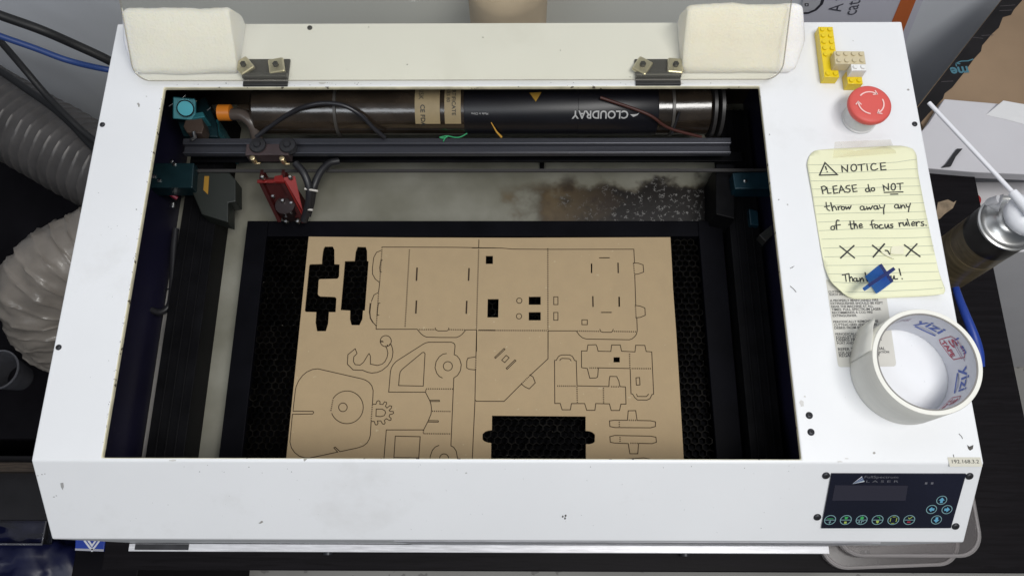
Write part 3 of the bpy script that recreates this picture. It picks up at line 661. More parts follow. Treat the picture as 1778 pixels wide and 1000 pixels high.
# warning sticker and address label on the cabinet
Z7 = sub(1390, 480, 3.3325)
skm = mat('sticker_ivory', (0.60, 0.585, 0.535), 0.5, var=0.05, scale=40)
st_ = MB(); so = Z7([(146, 20), (484, 20), (500, 140), (552, 500), (549, 514), (540, 520), (232, 524), (220, 519), (215, 507)])
polyfill(st_, TOP, so, 0.00025); stk = st_.build('warning_sticker', skm, cut)
tm = MB()
for s_, a, b in (('CUTTING MATERIALS', (161, 96), (330, 93)), ('SUCH AS ACRYLIC', (166, 112), (330, 109)),
                 ('A PROPERLY MAINTAINED FIRE', (170, 147), (450, 143)), ('EXTINGUISHER SHOULD BE KEPT', (174, 164), (477, 160)),
                 ('NEAR THE MACHINE AT ALL', (177, 181.5), (420, 178)), ('TIMES. FULL SPECTRUM LASER', (180, 199), (466, 195.5)),
                 ('RECOMMENDS A CO2 FIRE', (183, 217), (418, 213.5)), ('EXTINGUISHER.', (186, 234.5), (327, 233)),
                 ('PERIODICALLY REMOVE THE', (190, 270), (449, 265)), ('CUTTING GRID AND CLEAN', (193, 287.5), (440, 283)),
                 ('DEBRIS FROM BELOW', (196, 305), (400, 301)), ('PERIODICALLY CLEAN THE', (202, 341), (450, 336)),
                 ('EXHAUST TUBE OF DUST', (205, 358.5), (440, 354)), ('DEBRIS FROM EXHAUST', (207, 376), (474, 371)),
                 ('PORT AND BLOWER', (211, 393), (390, 389)), ('REFER TO THE MANUAL', (217, 430), (490, 425)),
                 ('FOR ADDITIONAL INFORMATION', (220, 448), (512, 443)), ('REGARDING SAFETY', (223, 466), (462, 461))):
    (ax, ay), (bx, by) = Z7([a, b]); put_text(tm, s_, TOP, (ax, ay), (bx, by), off=0.0005, bold=0.014, kh=1.0)
tm.build('sticker_print', mat('grey_black_print', (0.06, 0.06, 0.06), 0.6), stk)
Z8 = sub(1370, 740, 3.8456)
lm = MB(); polyfill(lm, TOP, Z8([(1056, 206), (1276, 206), (1290, 268), (1072, 268)]), 0.0004); lbo = lm.build('address_label', mat('label_tape_ivory', (0.60, 0.58, 0.50), 0.45), cut)
tm = MB(); a, b = Z8([(1088, 246), (1268, 246)]); put_text(tm, '192.168.3.2', TOP, a, b, off=0.0006, kh=0.85); tm.build('label_digits', ink, lbo)

# control panel on the sloping front
Z9 = sub(1410, 810, 6.131)
pn = MB(); pn.prism([SLOPE.at(u, v, 0.0016) for u, v in Z9([(200, 62), (1633, 66), (1470, 642), (90, 644)])], -SLOPE.n * 0.0014)
panel = pn.build('control_panel', mat('glossy_black_membrane', (0.009, 0.010, 0.021), 0.16, var=0.2, scale=8, coat=0.3), cut, bev=0.0004)
def P9(mb, pts, off=0.0018, mi=0): polyfill(mb, SLOPE, Z9(pts), off, mi)
dsp = MB(); P9(dsp, [(236, 182), (1010, 186), (985, 345), (205, 345)]); dsp.build('display', mat('dark_display', (0.026, 0.025, 0.038), 0.10, coat=0.6), panel)
lg = MB()
for i, c in enumerate([0, 1, 2, 1, 2, 0]):
    t0, t1 = i / 6, (i + 1) / 6 - 0.03
    def lerp(t): return (522 + 28 * t, 86 + 60 * t)
    P9(lg, [(418, 168), lerp(t0), lerp(t1)], 0.0019, c)
lg.build('logo_fan', [mat('logo_white', (0.62, 0.64, 0.68), 0.4), mat('logo_violet', (0.10, 0.09, 0.22), 0.4), mat('logo_bluegrey', (0.24, 0.34, 0.44), 0.4)], panel)
tm = MB(); a, b = Z9([(548, 106), (905, 108)]); put_text(tm, 'FullSpectrum', SLOPE, a, b, off=0.0019, kh=0.62)
a, b = Z9([(566, 152), (908, 152)]); put_text(tm, 'L A S E R', SLOPE, a, b, off=0.0019, kh=0.42)
P9(tm, [(1192, 150), (1218, 150), (1214, 172), (1188, 172)], 0.0019); P9(tm, [(1256, 150), (1282, 150), (1278, 172), (1252, 172)], 0.0019)
tm.build('panel_lettering', mat('dim_grey_print', (0.13, 0.13, 0.15), 0.4), panel)
rim_m = mat('pale_cyan_print', (0.21, 0.36, 0.38), 0.4); blue_i = mat('sky_blue_print', (0.12, 0.36, 0.53), 0.4)
gre = mat('green_print', (0.05, 0.36, 0.10), 0.4); yel = mat('lime_print', (0.36, 0.48, 0.10), 0.4); rd = mat('maroon_print', (0.30, 0.03, 0.05), 0.4); fill_b = mat('button_navy', (0.008, 0.010, 0.022), 0.25)
def skew(cx_, cy_, pts, k=-0.23): return [(cx_ + x + k * y, cy_ + y) for x, y in pts]
def button(cx_, cy_, rx, ry, parts):
    mb = MB(); P9(mb, skew(cx_, cy_, ell(0, 0, rx, ry, 28))[:-1], 0.0018, 5)
    strokes(mb, SLOPE, [Z9(skew(cx_, cy_, ell(0, 0, rx, ry, 28)))], 0.00065, 0.0020, 0)
    for kind, mi, pts in parts:
        pts = skew(cx_, cy_, pts)
        if kind == 'f': P9(mb, pts, 0.0021, mi)
        else: strokes(mb, SLOPE, [Z9(pts)], 0.0006, 0.0021, mi)
    mb.build('button', [rim_m, blue_i, gre, yel, rd, fill_b], panel)
bar = ('s', 0, [(-56, 0), (56, 0)])
arrow = lambda a: ('f', 1, [(x * math.cos(a) - y * math.sin(a) * .9, (x * math.sin(a) + y * math.cos(a)) * .9) for x, y in ((0, -34), (32, 2), (14, 2), (14, 32), (-14, 32), (-14, 2), (-32, 2))])
button(183, 549, 58, 48, [bar, ('s', 2, [(-30, -14), (28, -14)]), ('s', 0, [(8, 8), (-6, 22), (8, 22), (-2, 38)])])
button(350, 549, 58, 48, [bar, ('f', 2, [(-20, -34), (20, -34), (10, -8), (-12, -8)]), ('f', 3, [(-12, 16), (14, 16), (14, 38), (-12, 38)])])
button(518, 549, 58, 48, [bar, ('f', 2, [(-20, -28), (0, -40), (20, -28), (14, -6), (-16, -6)]), ('s', 0, [(-34, 34), (-22, 10), (-12, 34)]), ('s', 0, [(2, 34), (2, 12), (24, 12)])])
button(687, 549, 58, 48, [bar, ('s', 2, [(-10, -34), (14, -30), (22, -10)]), ('f', 3, [(-14, 6), (16, 6), (18, 24), (4, 38), (-10, 22)])])
button(855, 549, 58, 48, [('f', 3, [(-36, -20), (-28, -26), (-28, 20), (-36, 16)]), ('f', 3, [(36, -20), (28, -26), (28, 20), (36, 16)]), ('f', 3, [(-16, -36), (16, -36), (16, -30), (-16, -30)]), ('f', 3, [(-16, 32), (16, 32), (16, 38), (-16, 38)])])
button(1023, 549, 58, 48, [bar, ('s', 3, [(-14, -24), (0, -12), (24, -34)]), ('f', 4, [(-18, 14), (18, 14), (18, 30), (-18, 30)])])
button(1368, 340, 53, 44, [arrow(0)]); button(1260, 437, 53, 44, [arrow(-PI / 2)]); button(1424, 439, 53, 44, [arrow(PI / 2)]); button(1312, 548, 53, 44, [arrow(PI)])

# ================================================================== cardboard sheet on the bed
CZ = BEDZ + 0.0032; CT = 0.0016
CP = ZP(CZ)
ZA = sub(480, 390, 4.5447); ZB = sub(820, 390, 4.5447); ZC = sub(480, 570, 4.1658); ZD = sub(820, 570, 4.1658)
holes = [ZA([(258, 322), (265, 312), (358, 310), (360, 270), (366, 220), (372, 190), (382, 173), (445, 173), (457, 200), (458, 312), (498, 314), (494, 405), (490, 418), (480, 427), (345, 430), (337, 434), (333, 445), (327, 545), (331, 558), (345, 566), (455, 570), (466, 573), (473, 584), (467, 690), (414, 690), (408, 780), (390, 840), (320, 840), (308, 770), (314, 690), (230, 688), (224, 675)]),
         ZA([(540, 288), (617, 287), (625, 215), (640, 175), (705, 177), (715, 210), (716, 287), (727, 290), (698, 677), (683, 678), (678, 745), (655, 793), (592, 792), (580, 745), (582, 678), (507, 674)]),
         ZA([(1652, 247), (1708, 247), (1708, 310), (1652, 310)]), ZB([(122, 587), (208, 587), (205, 732), (119, 732)]),
         ZB([(446, 568), (540, 568), (540, 632), (446, 632)]), ZB([(446, 690), (540, 690), (540, 755), (446, 755)]),
         ZD([(1022, 208), (1067, 208), (1067, 245), (1022, 245)]),
         ZD([(143, 630), (820, 636), (820, 740), (845, 742), (868, 750), (887, 766), (886, 820), (868, 831), (848, 836), (822, 836), (822, 1120), (134, 1120), (137, 828), (110, 824), (85, 814), (74, 800), (74, 762), (95, 745), (118, 738), (142, 734)]),
         ZB([(936, 306), (947, 306), (947, 382), (936, 382)]), ZB([(1001, 258), (1085, 258), (1085, 266), (1001, 266)]),
         ZB([(1153, 568), (1165, 568), (1166, 648), (1154, 648)]), ZB([(1016, 688), (1100, 688), (1100, 696), (1016, 696)]),
         ZA([(753, 600), (746, 640), (741, 690), (745, 735), (766, 770), (764, 778), (752, 766), (736, 738), (731, 685), (739, 635)])]
def xy(px): return [tuple(CP.at(u, v).xy) for u, v in px]
outer = xy([(536, 411), (700, 412.5), (900, 413), (1164, 412), (1167, 466), (1168.5, 500), (1174, 575), (1181, 690), (1192, 880), (488.5, 880), (497, 795), (516, 610)])
cme = filled(outer, [xy(h) for h in holes], CT); cme.transform(Matrix.Translation((0, 0, CZ)))
kraft = mat('kraft_cardboard', (0.375, 0.277, 0.160), 0.75, var=0.03, scale=60, bump=0.06, bscale=420, speck=((0.44, 0.35, 0.22), 190, 0.74))
sheet = link('cardboard_sheet', cme, [kraft])
tag(sheet, 'brown corrugated cardboard sheet with laser cut crane pieces on the black honeycomb bed', 'cardboard')
cl = MB(); LW = 0.00078
def lines(conv, *ls, wd=LW): strokes(cl, CP, [conv(l) for l in ls], wd, 0.00022)
def dots(conv, a, b, step=9.5):
    (x0, y0), (x1, y1) = conv([a, b]); L_ = math.hypot(x1 - x0, y1 - y0); n_ = max(2, int(L_ / 3.1))
    for i in range(n_):
        t0, t1 = (i + .25) / n_, (i + .72) / n_
        cl.ribbon([CP.at(x0 + (x1 - x0) * t, y0 + (y1 - y0) * t, 0.00022) for t in (t0, t1)], (0, 0, 1), LW * 1.7, cap=False)
lines(ZA, [(833, 178), (1400, 180), (1727, 185)], [(833, 178), (833, 187)], [(825, 205), (790, 220), (768, 260), (758, 340), (758, 390), (780, 430), (815, 458)],
      [(838, 282), (825, 282), (815, 340), (818, 372), (830, 374)], [(815, 458), (806, 535)], [(806, 535), (770, 555), (750, 605)], [(766, 775), (788, 800), (787, 825)],
      [(818, 620), (805, 620), (797, 680), (795, 714), (810, 714)], [(787, 825), (1110, 825), (1140, 860), (1160, 876), (1185, 887), (1300, 890), (1420, 890), (1445, 880), (1465, 865), (1495, 830), (1580, 830)],
      [(1253, 815), (1258, 830), (1275, 838), (1345, 838), (1358, 830), (1360, 815)], [(1598, 120), (1596, 187)], [(1580, 830), (1578, 1000)])
lines(ZA, [(740, 622), (734, 690), (742, 738), (762, 772)], wd=0.0011)
lines(ZA, [(1110, 343), (1105, 440)], [(1105, 602), (1100, 698)], [(1520, 347), (1516, 440)], [(1502, 605), (1498, 700)], wd=0.0016)
lines(ZB, [(1150, 304), (1152, 380)], [(951, 568), (953, 646)], wd=0.0014)
for a, b in (((833, 195), (815, 455)), ((1050, 195), (1015, 810)), ((1596, 195), (1578, 825)), ((1120, 828), (1250, 828)), ((1362, 828), (1490, 830)), ((1595, 832), (1727, 834)), ((806, 540), (788, 800))): dots(ZA, a, b)
lines(ZB, [(0, 185), (230, 186), (320, 194), (600, 196), (1275, 195), (1280, 302)], [(1270, 302), (1310, 305), (1348, 318), (1352, 375), (1310, 390), (1282, 393)], [(1282, 393), (1290, 637)],
      [(1285, 637), (1325, 643), (1362, 658), (1365, 715), (1325, 732), (1290, 735)], [(1298, 735), (1302, 835), (1295, 865), (1280, 885), (1262, 900), (1240, 908), (900, 902), (870, 893), (845, 872), (820, 838), (598, 838), (598, 1000)],
      [(1007, 825), (1012, 842), (1030, 849), (1095, 849), (1108, 840), (1112, 825)], [(35, 832), (33, 1000)],
      ell(371, 600, 21, n=16), ell(369, 723, 21, n=16), [(643, 570), (676, 570), (676, 631), (643, 631), (643, 570)], [(643, 693), (676, 693), (676, 754), (643, 754), (643, 693)], [(865, 751), (908, 751), (908, 789), (865, 789), (865, 751)])
for a, b in (((596, 185), (597, 830)), ((45, 834), (590, 836)), ((1272, 305), (1280, 390)), ((1287, 640), (1293, 733)), ((825, 838), (1005, 842)), ((1115, 842), (1295, 845))): dots(ZB, a, b)
lines(ZC, ell(791, 92, 40, 40, 24), [(750, 100), (772, 97), (764, 91), (752, 90)], [(790, 128), (800, 150), (806, 180), (800, 210), (785, 240), (765, 258), (730, 268), (680, 258), (680, 200), (670, 182), (660, 195), (630, 245), (605, 265), (570, 262), (557, 240), (560, 205), (583, 182), (570, 147), (517, 190), (513, 258), (555, 300), (625, 303), (660, 317), (690, 323), (730, 318), (765, 303), (805, 270), (828, 235), (838, 210), (843, 170), (838, 140), (828, 115)],
      [(120, 598), (137, 450), (143, 420), (160, 380), (190, 340), (220, 315), (260, 297), (300, 292), (620, 365), (645, 374), (670, 390), (690, 415), (700, 450), (695, 548)],
      [(685, 670), (680, 770), (672, 800), (655, 828), (630, 848), (590, 862), (460, 890), (425, 857), (415, 862), (443, 893), (240, 936), (205, 935), (165, 922), (130, 895), (108, 860), (98, 820), (116, 620), (263, 618), (270, 608), (265, 599), (120, 598)],
      ell(510, 570, 118, 118, 48, -148, 158), ell(481, 570, 31, n=20),
      [(695, 548), (720, 548), (728, 525), (740, 522), (750, 530), (748, 548), (770, 550), (782, 530), (797, 535), (797, 545), (788, 562), (800, 575), (820, 558), (834, 562), (832, 575), (815, 592), (822, 600), (845, 600), (848, 612), (840, 618), (820, 622), (815, 637), (830, 650), (828, 663), (818, 665), (795, 652), (780, 665), (787, 682), (780, 692), (768, 690), (755, 668), (730, 668), (735, 685), (728, 697), (715, 695), (708, 672), (687, 672)],
      [(722, 583), (765, 583), (785, 595), (790, 610), (780, 630), (755, 637), (720, 635), (722, 583)],
      [(1292, 130), (1286, 190), (1305, 198), (1325, 222), (1337, 262), (1331, 305), (1310, 340), (1283, 358), (1262, 848), (1282, 858), (1300, 885), (1310, 935), (1308, 1000)],
      [(812, 460), (825, 310), (832, 285), (845, 262), (865, 240), (890, 223), (1060, 115), (1080, 105), (1100, 100), (1265, 100), (1280, 106), (1290, 116), (1292, 130)], [(812, 460), (1078, 461), (1110, 523), (1118, 550), (1122, 582), (1118, 620), (1098, 668), (1065, 733), (795, 733), (776, 960)],
      [(884, 413), (890, 340), (895, 315), (910, 295), (1055, 175), (1066, 173), (1075, 182), (1062, 417), (884, 413)], [(1230, 182), (1205, 186), (1178, 205), (1155, 240), (1147, 285), (1160, 325), (1178, 347), (1200, 358)], ell(1240, 273, 33, n=20),
      [(1110, 519), (1178, 519), (1180, 524), (1178, 528), (1112, 528)], [(1103, 666), (1170, 667), (1172, 672), (1170, 677), (1098, 676)],
      [(848, 960), (860, 778), (1040, 782), (1028, 960)], [(850, 933), (1030, 935)], [(1175, 845), (1148, 857), (1128, 880), (1112, 925), (1110, 960)], ell(1213, 938, 32, n=20, a0=180, a1=360),
      [(1448, 10), (1443, 205), (1385, 215), (1377, 235), (1376, 285), (1395, 296), (1440, 300), (1436, 525), (1416, 960)])
for a, b in (((795, 125), (828, 115)), ((409, 515), (393, 600)), ((694, 550), (685, 668)), ((1080, 437), (1280, 438)), ((1080, 440), (1080, 460)), ((1122, 598), (1262, 600)), ((1062, 760), (1260, 762)), ((1065, 733), (1062, 760)), ((1443, 208), (1440, 300))): dots(ZC, a, b)
lines(ZD, [(20, 518), (30, 526), (230, 527), (355, 402)], [(420, 338), (548, 220), (548, 15)],
      [(162, 210), (230, 145), (237, 152), (168, 217), (162, 210)], [(213, 230), (245, 195), (267, 212), (235, 247), (213, 230)], [(245, 288), (308, 228), (316, 234), (252, 296), (245, 288)],
      [(418, 335), (440, 352), (456, 393), (412, 437), (380, 422), (355, 402)],
      [(595, 232), (608, 230), (622, 205), (635, 196), (650, 192), (705, 192), (725, 203), (740, 232), (752, 234), (758, 415), (988, 420), (990, 380), (995, 347), (1045, 348), (1060, 380), (1068, 420), (1108, 423), (1112, 547), (1075, 547), (1065, 593), (1005, 593), (992, 545), (893, 543), (887, 592), (828, 592), (813, 543), (717, 543), (710, 588), (650, 588), (636, 542), (597, 542), (595, 232)],
      [(633, 232), (640, 222), (650, 217), (700, 219), (710, 225), (714, 235)],
      [(790, 163), (830, 163), (836, 120), (895, 118), (903, 135), (910, 165), (1002, 167), (1008, 120), (1070, 120), (1080, 165), (1177, 170), (1182, 122), (1248, 123), (1258, 167), (1298, 170), (1312, 475), (1300, 478), (1285, 508), (1262, 518), (1195, 517), (1175, 500), (1160, 475), (1148, 472), (1142, 290), (912, 285), (908, 340), (905, 352), (895, 358), (850, 360), (832, 290), (790, 283), (790, 163)],
      [(1188, 475), (1195, 492), (1260, 492), (1275, 475)], [(1184, 357), (1210, 355), (1213, 408), (1187, 410), (1184, 357)],
      [(993, 668), (1030, 663), (1122, 664), (1128, 595), (1182, 594), (1192, 665), (1290, 667), (1325, 675), (1325, 708), (1290, 718), (1030, 716), (995, 708), (993, 668)],
      [(995, 782), (1030, 773), (1290, 778), (1328, 786), (1332, 822), (1300, 832), (1203, 830), (1197, 905), (1140, 905), (1128, 832), (1030, 828), (998, 822), (995, 782)],
      [(1090, 955), (1110, 945), (1170, 940), (1240, 935), (1290, 945), (1310, 960)])
for a, b in (((355, 402), (420, 338)), ((610, 416), (750, 417)), ((757, 420), (760, 540)), ((948, 425), (950, 543)), ((1000, 421), (1065, 422)), ((845, 286), (910, 286)), ((1137, 180), (1140, 285)), ((1150, 290), (1295, 291)), ((1063, 670), (1064, 712)), ((1128, 663), (1188, 664)), ((1068, 782), (1069, 822)), ((1140, 829), (1200, 830))): dots(ZD, a, b)
cl.build('cut_lines', char, sheet, fix=False)

# ================================================================== note, focus ruler, tape roll, bricks
Z6 = sub(1370, 240, 3.571)
note_px = Z6([(108, 172), (112, 145), (122, 118), (136, 98), (155, 84), (180, 78), (270, 70), (350, 66), (620, 55), (680, 61), (715, 73), (745, 90), (765, 108), (776, 125), (785, 160), (830, 400), (880, 640), (940, 900), (948, 940), (946, 962), (935, 980), (880, 984), (700, 990), (500, 998), (400, 1000), (360, 990), (325, 972), (290, 945), (262, 922), (244, 895), (235, 870), (215, 800), (190, 660), (140, 350)])
nc = TOP.at(1521, 388)
def note_h(p):
    """height of the paper above the cabinet: corners and the left edge curl up"""
    h = 0.0006; a = TOP.at(1437, 512); h += 0.0075 * max(0, 1 - (Vector((p.x, p.y)) - a.xy).length / 0.030) ** 1.6
    a = TOP.at(1636, 514); h += 0.006 * max(0, 1 - (Vector((p.x, p.y)) - a.xy).length / 0.026) ** 1.6
    a = TOP.at(1580, 264); h += 0.006 * max(0, 1 - (Vector((p.x, p.y)) - a.xy).length / 0.026) ** 1.6
    lft = TOP.at(1400 + (p.y - TOP.at(1400, 275).y) * -180, 388)
    h += 0.0009 * (1 + math.sin(p.x * 70 + 1.2) * math.sin(p.y * 52)) 
    return h
opts = [TOP.at(u, v) for u, v in note_px]
bm = bmesh.new()
ring_ = []
for i, p_ in enumerate(opts):
    q_ = opts[(i + 1) % len(opts)]; n_ = max(1, int((q_ - p_).length / 0.005))
    ring_ += [p_.lerp(q_, j / n_) for j in range(n_)]
vs = [bm.verts.new(p_) for p_ in ring_]; bm.faces.new(vs)
for ax, n0, n1 in ((0, 0.27, 0.43), (1, 0.10, 0.34)):
    t = n0
    while t < n1:
        co = Vector((t, 0, 0)) if ax == 0 else Vector((0, t, 0)); no = Vector((1, 0, 0)) if ax == 0 else Vector((0, 1, 0))
        bmesh.ops.bisect_plane(bm, geom=bm.verts[:] + bm.edges[:] + bm.faces[:], plane_co=co, plane_no=no); t += 0.006
for v_ in bm.verts: v_.co.z = H + note_h(v_.co)
bmesh.ops.recalc_face_normals(bm, faces=bm.faces)
if sum(f_.normal.z for f_ in bm.faces) < 0: bmesh.ops.reverse_faces(bm, faces=bm.faces)
nme = bpy.data.meshes.new('paper_note'); bm.to_mesh(nme); bm.free()
paper = mat('yellow_legal_paper', (0.80, 0.80, 0.56), 0.7, var=0.02, scale=14, sss=0.0)
note = link('paper_note', nme, [paper], smooth=60)
nt_s = note.modifiers.new('thickness', 'SOLIDIFY'); nt_s.thickness = 0.00015; nt_s.offset = -1
tag(note, 'yellow lined paper notice with black handwriting taped to the cabinet', 'note')
def on_note(u, v, off): p_ = TOP.at(u, v); p_.z = H + note_h(p_) + off; return p_
def dense(pts, step=4.0):
    out = [pts[0]]
    for a, b in zip(pts, pts[1:]):
        n_ = max(1, int(math.hypot(b[0] - a[0], b[1] - a[1]) / step)); out += [(a[0] + (b[0] - a[0]) * j / n_, a[1] + (b[1] - a[1]) * j / n_) for j in range(1, n_ + 1)]
    return out
N1 = sub(1400, 270, 7.408); N2 = sub(1400, 400, 7.408)
rl = MB()
for conv, ls in ((N1, [((12, 135), (700, 122), (1150, 108), (1392, 80)), ((25, 240), (800, 218), (1412, 190)), ((48, 343), (800, 322), (1435, 305)), ((62, 447), (800, 428), (1455, 405)), ((80, 550), (800, 533), (1478, 515)), ((100, 657), (800, 640), (1503, 620)), ((125, 765), (800, 748), (1526, 730)), ((145, 866), (800, 850), (1548, 830)), ((158, 975), (800, 958), (1568, 940))]),
                 (N2, [((190, 122), (900, 112), (1596, 95)), ((205, 238), (900, 224), (1625, 208)), ((222, 350), (900, 338), (1640, 318)), ((245, 462), (900, 450), (1660, 432)), ((262, 577), (900, 562), (1690, 540)), ((315, 690), (900, 678), (1708, 655)), ((480, 805), (900, 792), (1715, 768))])):
    for l_ in ls: rl.ribbon([on_note(u, v, 0.0003) for u, v in dense(conv(list(l_)))], (0, 0, 1), 0.00045, cap=False)
rl.build('ruled_lines', mat('ruled_grey_line', (0.40, 0.43, 0.34), 0.7), note, fix=False)
hw = MB()
def pen(conv, *ls, wd=0.00105):
    for l_ in ls: hw.ribbon([on_note(u, v, 0.0005) for u, v in dense(conv(list(l_)), 1.2)], (0, 0, 1), wd * random.uniform(.92, 1.12))
def rnd(x, y, rx, ry=None, a0=-60, a1=310): return ell(x, y, rx, ry, 14, a0, a1)
def sm(*p): return [(q_.x, q_.y) for q_ in smooth_path([(x, y, 0) for x, y in p], 5)]
pen(N1, [(160, 268), (233, 105), (393, 255), (160, 268)], [(240, 155), (252, 195)], [(260, 220), (263, 224)], wd=0.0012)
pen(N1, [(460, 220), (450, 145), (525, 215), (525, 130)], rnd(605, 168, 36, 44), [(655, 135), (745, 122)], [(700, 128), (703, 208)], [(768, 122), (780, 205)], sm((882, 128), (850, 120), (822, 150), (830, 195), (868, 205), (905, 188)), [(935, 118), (1000, 112)], [(940, 118), (948, 205), (1010, 200)], [(942, 160), (1000, 155)],
    [(185, 415), (205, 505)], sm((182, 418), (222, 408), (245, 428), (235, 455), (195, 465)), [(255, 420), (270, 500), (310, 495)], [(385, 400), (335, 410), (348, 500), (395, 492)], [(342, 450), (388, 445)], [(415, 495), (440, 400), (490, 485)], [(425, 460), (470, 455)],
    sm((550, 395), (515, 402), (505, 428), (548, 445), (555, 468), (530, 485), (500, 480)), [(635, 388), (580, 395), (597, 478), (645, 472)], [(590, 440), (635, 432)],
    rnd(776, 457, 23), [(785, 385), (795, 430), (812, 482)], rnd(846, 450, 22), [(990, 470), (975, 400), (1045, 455), (1040, 378)], rnd(1105, 420, 28, 42), [(1150, 380), (1230, 373)], [(1190, 378), (1195, 455)], [(990, 490), (1230, 483)], [(1072, 513), (1165, 510)],
    sm((245, 615), (250, 660), (262, 705), (292, 722)), [(225, 672), (290, 662)], [(305, 620), (330, 725)], sm((325, 695), (345, 665), (365, 680), (380, 715)), [(395, 670), (405, 715)], sm((402, 690), (420, 668), (440, 668)), rnd(460, 692, 21), sm((495, 670), (507, 706), (530, 675), (542, 704), (565, 660)),
    rnd(705, 690, 25), sm((728, 668), (736, 712), (755, 700)), sm((765, 672), (777, 708), (800, 680), (815, 706), (842, 660)), rnd(880, 682, 23), sm((902, 660), (910, 702), (926, 692)), sm((930, 650), (945, 685), (972, 680)), [(998, 645), (985, 700), (988, 762)],
    rnd(1150, 665, 24), sm((1174, 645), (1181, 688), (1197, 678)), [(1205, 648), (1212, 690)], sm((1212, 680), (1228, 652), (1248, 655), (1262, 688)), sm((1275, 640), (1285, 670), (1310, 668)), [(1330, 625), (1312, 680), (1305, 735)],
    rnd(330, 945, 24), sm((408, 852), (385, 848), (373, 880), (380, 965)), [(355, 915), (425, 905)], sm((548, 860), (558, 930), (568, 962), (585, 955)), [(530, 905), (625, 895)], [(595, 858), (605, 955)], sm((603, 930), (622, 905), (638, 925), (642, 952)), sm((668, 925), (702, 915), (690, 895), (668, 910), (674, 945), (712, 938)),
    sm((855, 848), (833, 852), (828, 895), (845, 950)), [(808, 905), (870, 895)], rnd(890, 925, 22), sm((965, 902), (938, 905), (930, 935), (950, 950), (985, 940)), sm((1002, 895), (1006, 930), (1025, 940), (1045, 900)), [(1045, 892), (1056, 938)], sm((1105, 892), (1080, 895), (1082, 910), (1106, 920), (1098, 937), (1070, 938)),
    [(1185, 872), (1196, 922)], sm((1192, 892), (1208, 872), (1228, 878)), sm((1238, 868), (1244, 902), (1262, 908), (1280, 872)), [(1280, 866), (1292, 906)], [(1290, 825), (1320, 912)], sm((1346, 895), (1385, 882), (1372, 860), (1350, 878), (1355, 910), (1390, 905)), [(1402, 862), (1412, 916)], sm((1408, 888), (1428, 862), (1450, 868)), sm((1495, 862), (1470, 868), (1478, 886), (1500, 895), (1492, 914), (1465, 910)), [(1525, 908), (1530, 911)])
pen(N2, [(420, 215), (610, 365)], [(600, 210), (432, 365)], [(840, 205), (945, 285)], [(995, 185), (925, 265), (850, 352)], sm((1005, 268), (1038, 275), (1062, 318)), [(1255, 195), (1450, 345)], [(1415, 182), (1345, 255), (1272, 340)], wd=0.0013)
pen(N2, [(450, 585), (535, 565)], [(490, 575), (500, 670)], [(540, 565), (550, 668)], sm((548, 635), (568, 605), (585, 625), (590, 660)), rnd(622, 642, 21), sm((642, 622), (650, 660), (668, 655)), [(680, 620), (688, 665)], sm((688, 650), (704, 622), (720, 625), (732, 662)), [(748, 550), (778, 662)], sm((1075, 595), (1082, 635), (1100, 640), (1115, 600)), sm((1115, 595), (1124, 636), (1160, 634)), [(1180, 505), (1200, 590)], [(1215, 632), (1219, 635)])
hw.build('handwriting', ink, note, fix=False)
tp_ = MB(); tp_.add([on_note(u, v, 0.0007) for u, v in ((1445, 276), (1553, 270))] + [TOP.at(u, v, 0.0006) for u, v in ((1546, 243), (1449, 247))] , [(0, 1, 2, 3)])
tp_.build('clear_tape', clear_mat('clear_tape_film', (0.96, 0.95, 0.92), 0.2, haze=0.10, hazecol=(0.9, 0.88, 0.85)), note)
tk = MB()
tk.prism([on_note(u, v, 0.0007) for u, v in N2([(945, 285), (1010, 300), (1112, 388), (1020, 345), (962, 310)])], (0, 0, 0.0012))
tk.prism([on_note(u, v, 0.0007) for u, v in N2([(1078, 235), (1100, 215), (1230, 208), (1245, 222), (1240, 318), (1120, 322), (1070, 310)])], (0, 0, 0.0004))
tk.build('torn_patch', mat('torn_cream_paper', (0.78, 0.76, 0.58), 0.75), note, bev=0.0001)

# blue focus ruler: two slotted acrylic plates standing crossed
blue_ac = clear_mat('blue_acrylic', (0.5, 0.7, 1.0), 0.08, haze=0.72, hazecol=(0.06, 0.25, 0.85))
blue_dk = mat('blue_acrylic_edge', (0.008, 0.018, 0.11), 0.25)
RZ = H + 0.0030; RH = 0.030
ruler = empty('focus_ruler', zpx(1512, 496, RZ), 'small blue acrylic focus ruler of two crossed plates standing on the yellow notice', 'ruler')
def plate(a, b, drop, hgt):
    A, B = zpx(*a, RZ + RH - drop), zpx(*b, RZ + RH - drop); t = (B - A).normalized(); s_ = Vector((-t.y, t.x, 0)) * 0.0015
    body = MB().prism([A - s_, B - s_, B + s_, A + s_], (0, 0, -hgt)).build('plate', [blue_ac], ruler, bev=0.0003)
    eg = MB().prism([A - s_ * .96, B - s_ * .96, B + s_ * .96, A + s_ * .96], (0, 0, 0.0003)); eg.build('top_edge', blue_dk, body)
plate((1508, 496), (1553, 466), 0.0, 0.011); plate((1528, 459), (1549, 490), 0.0007, RH - 0.0007)

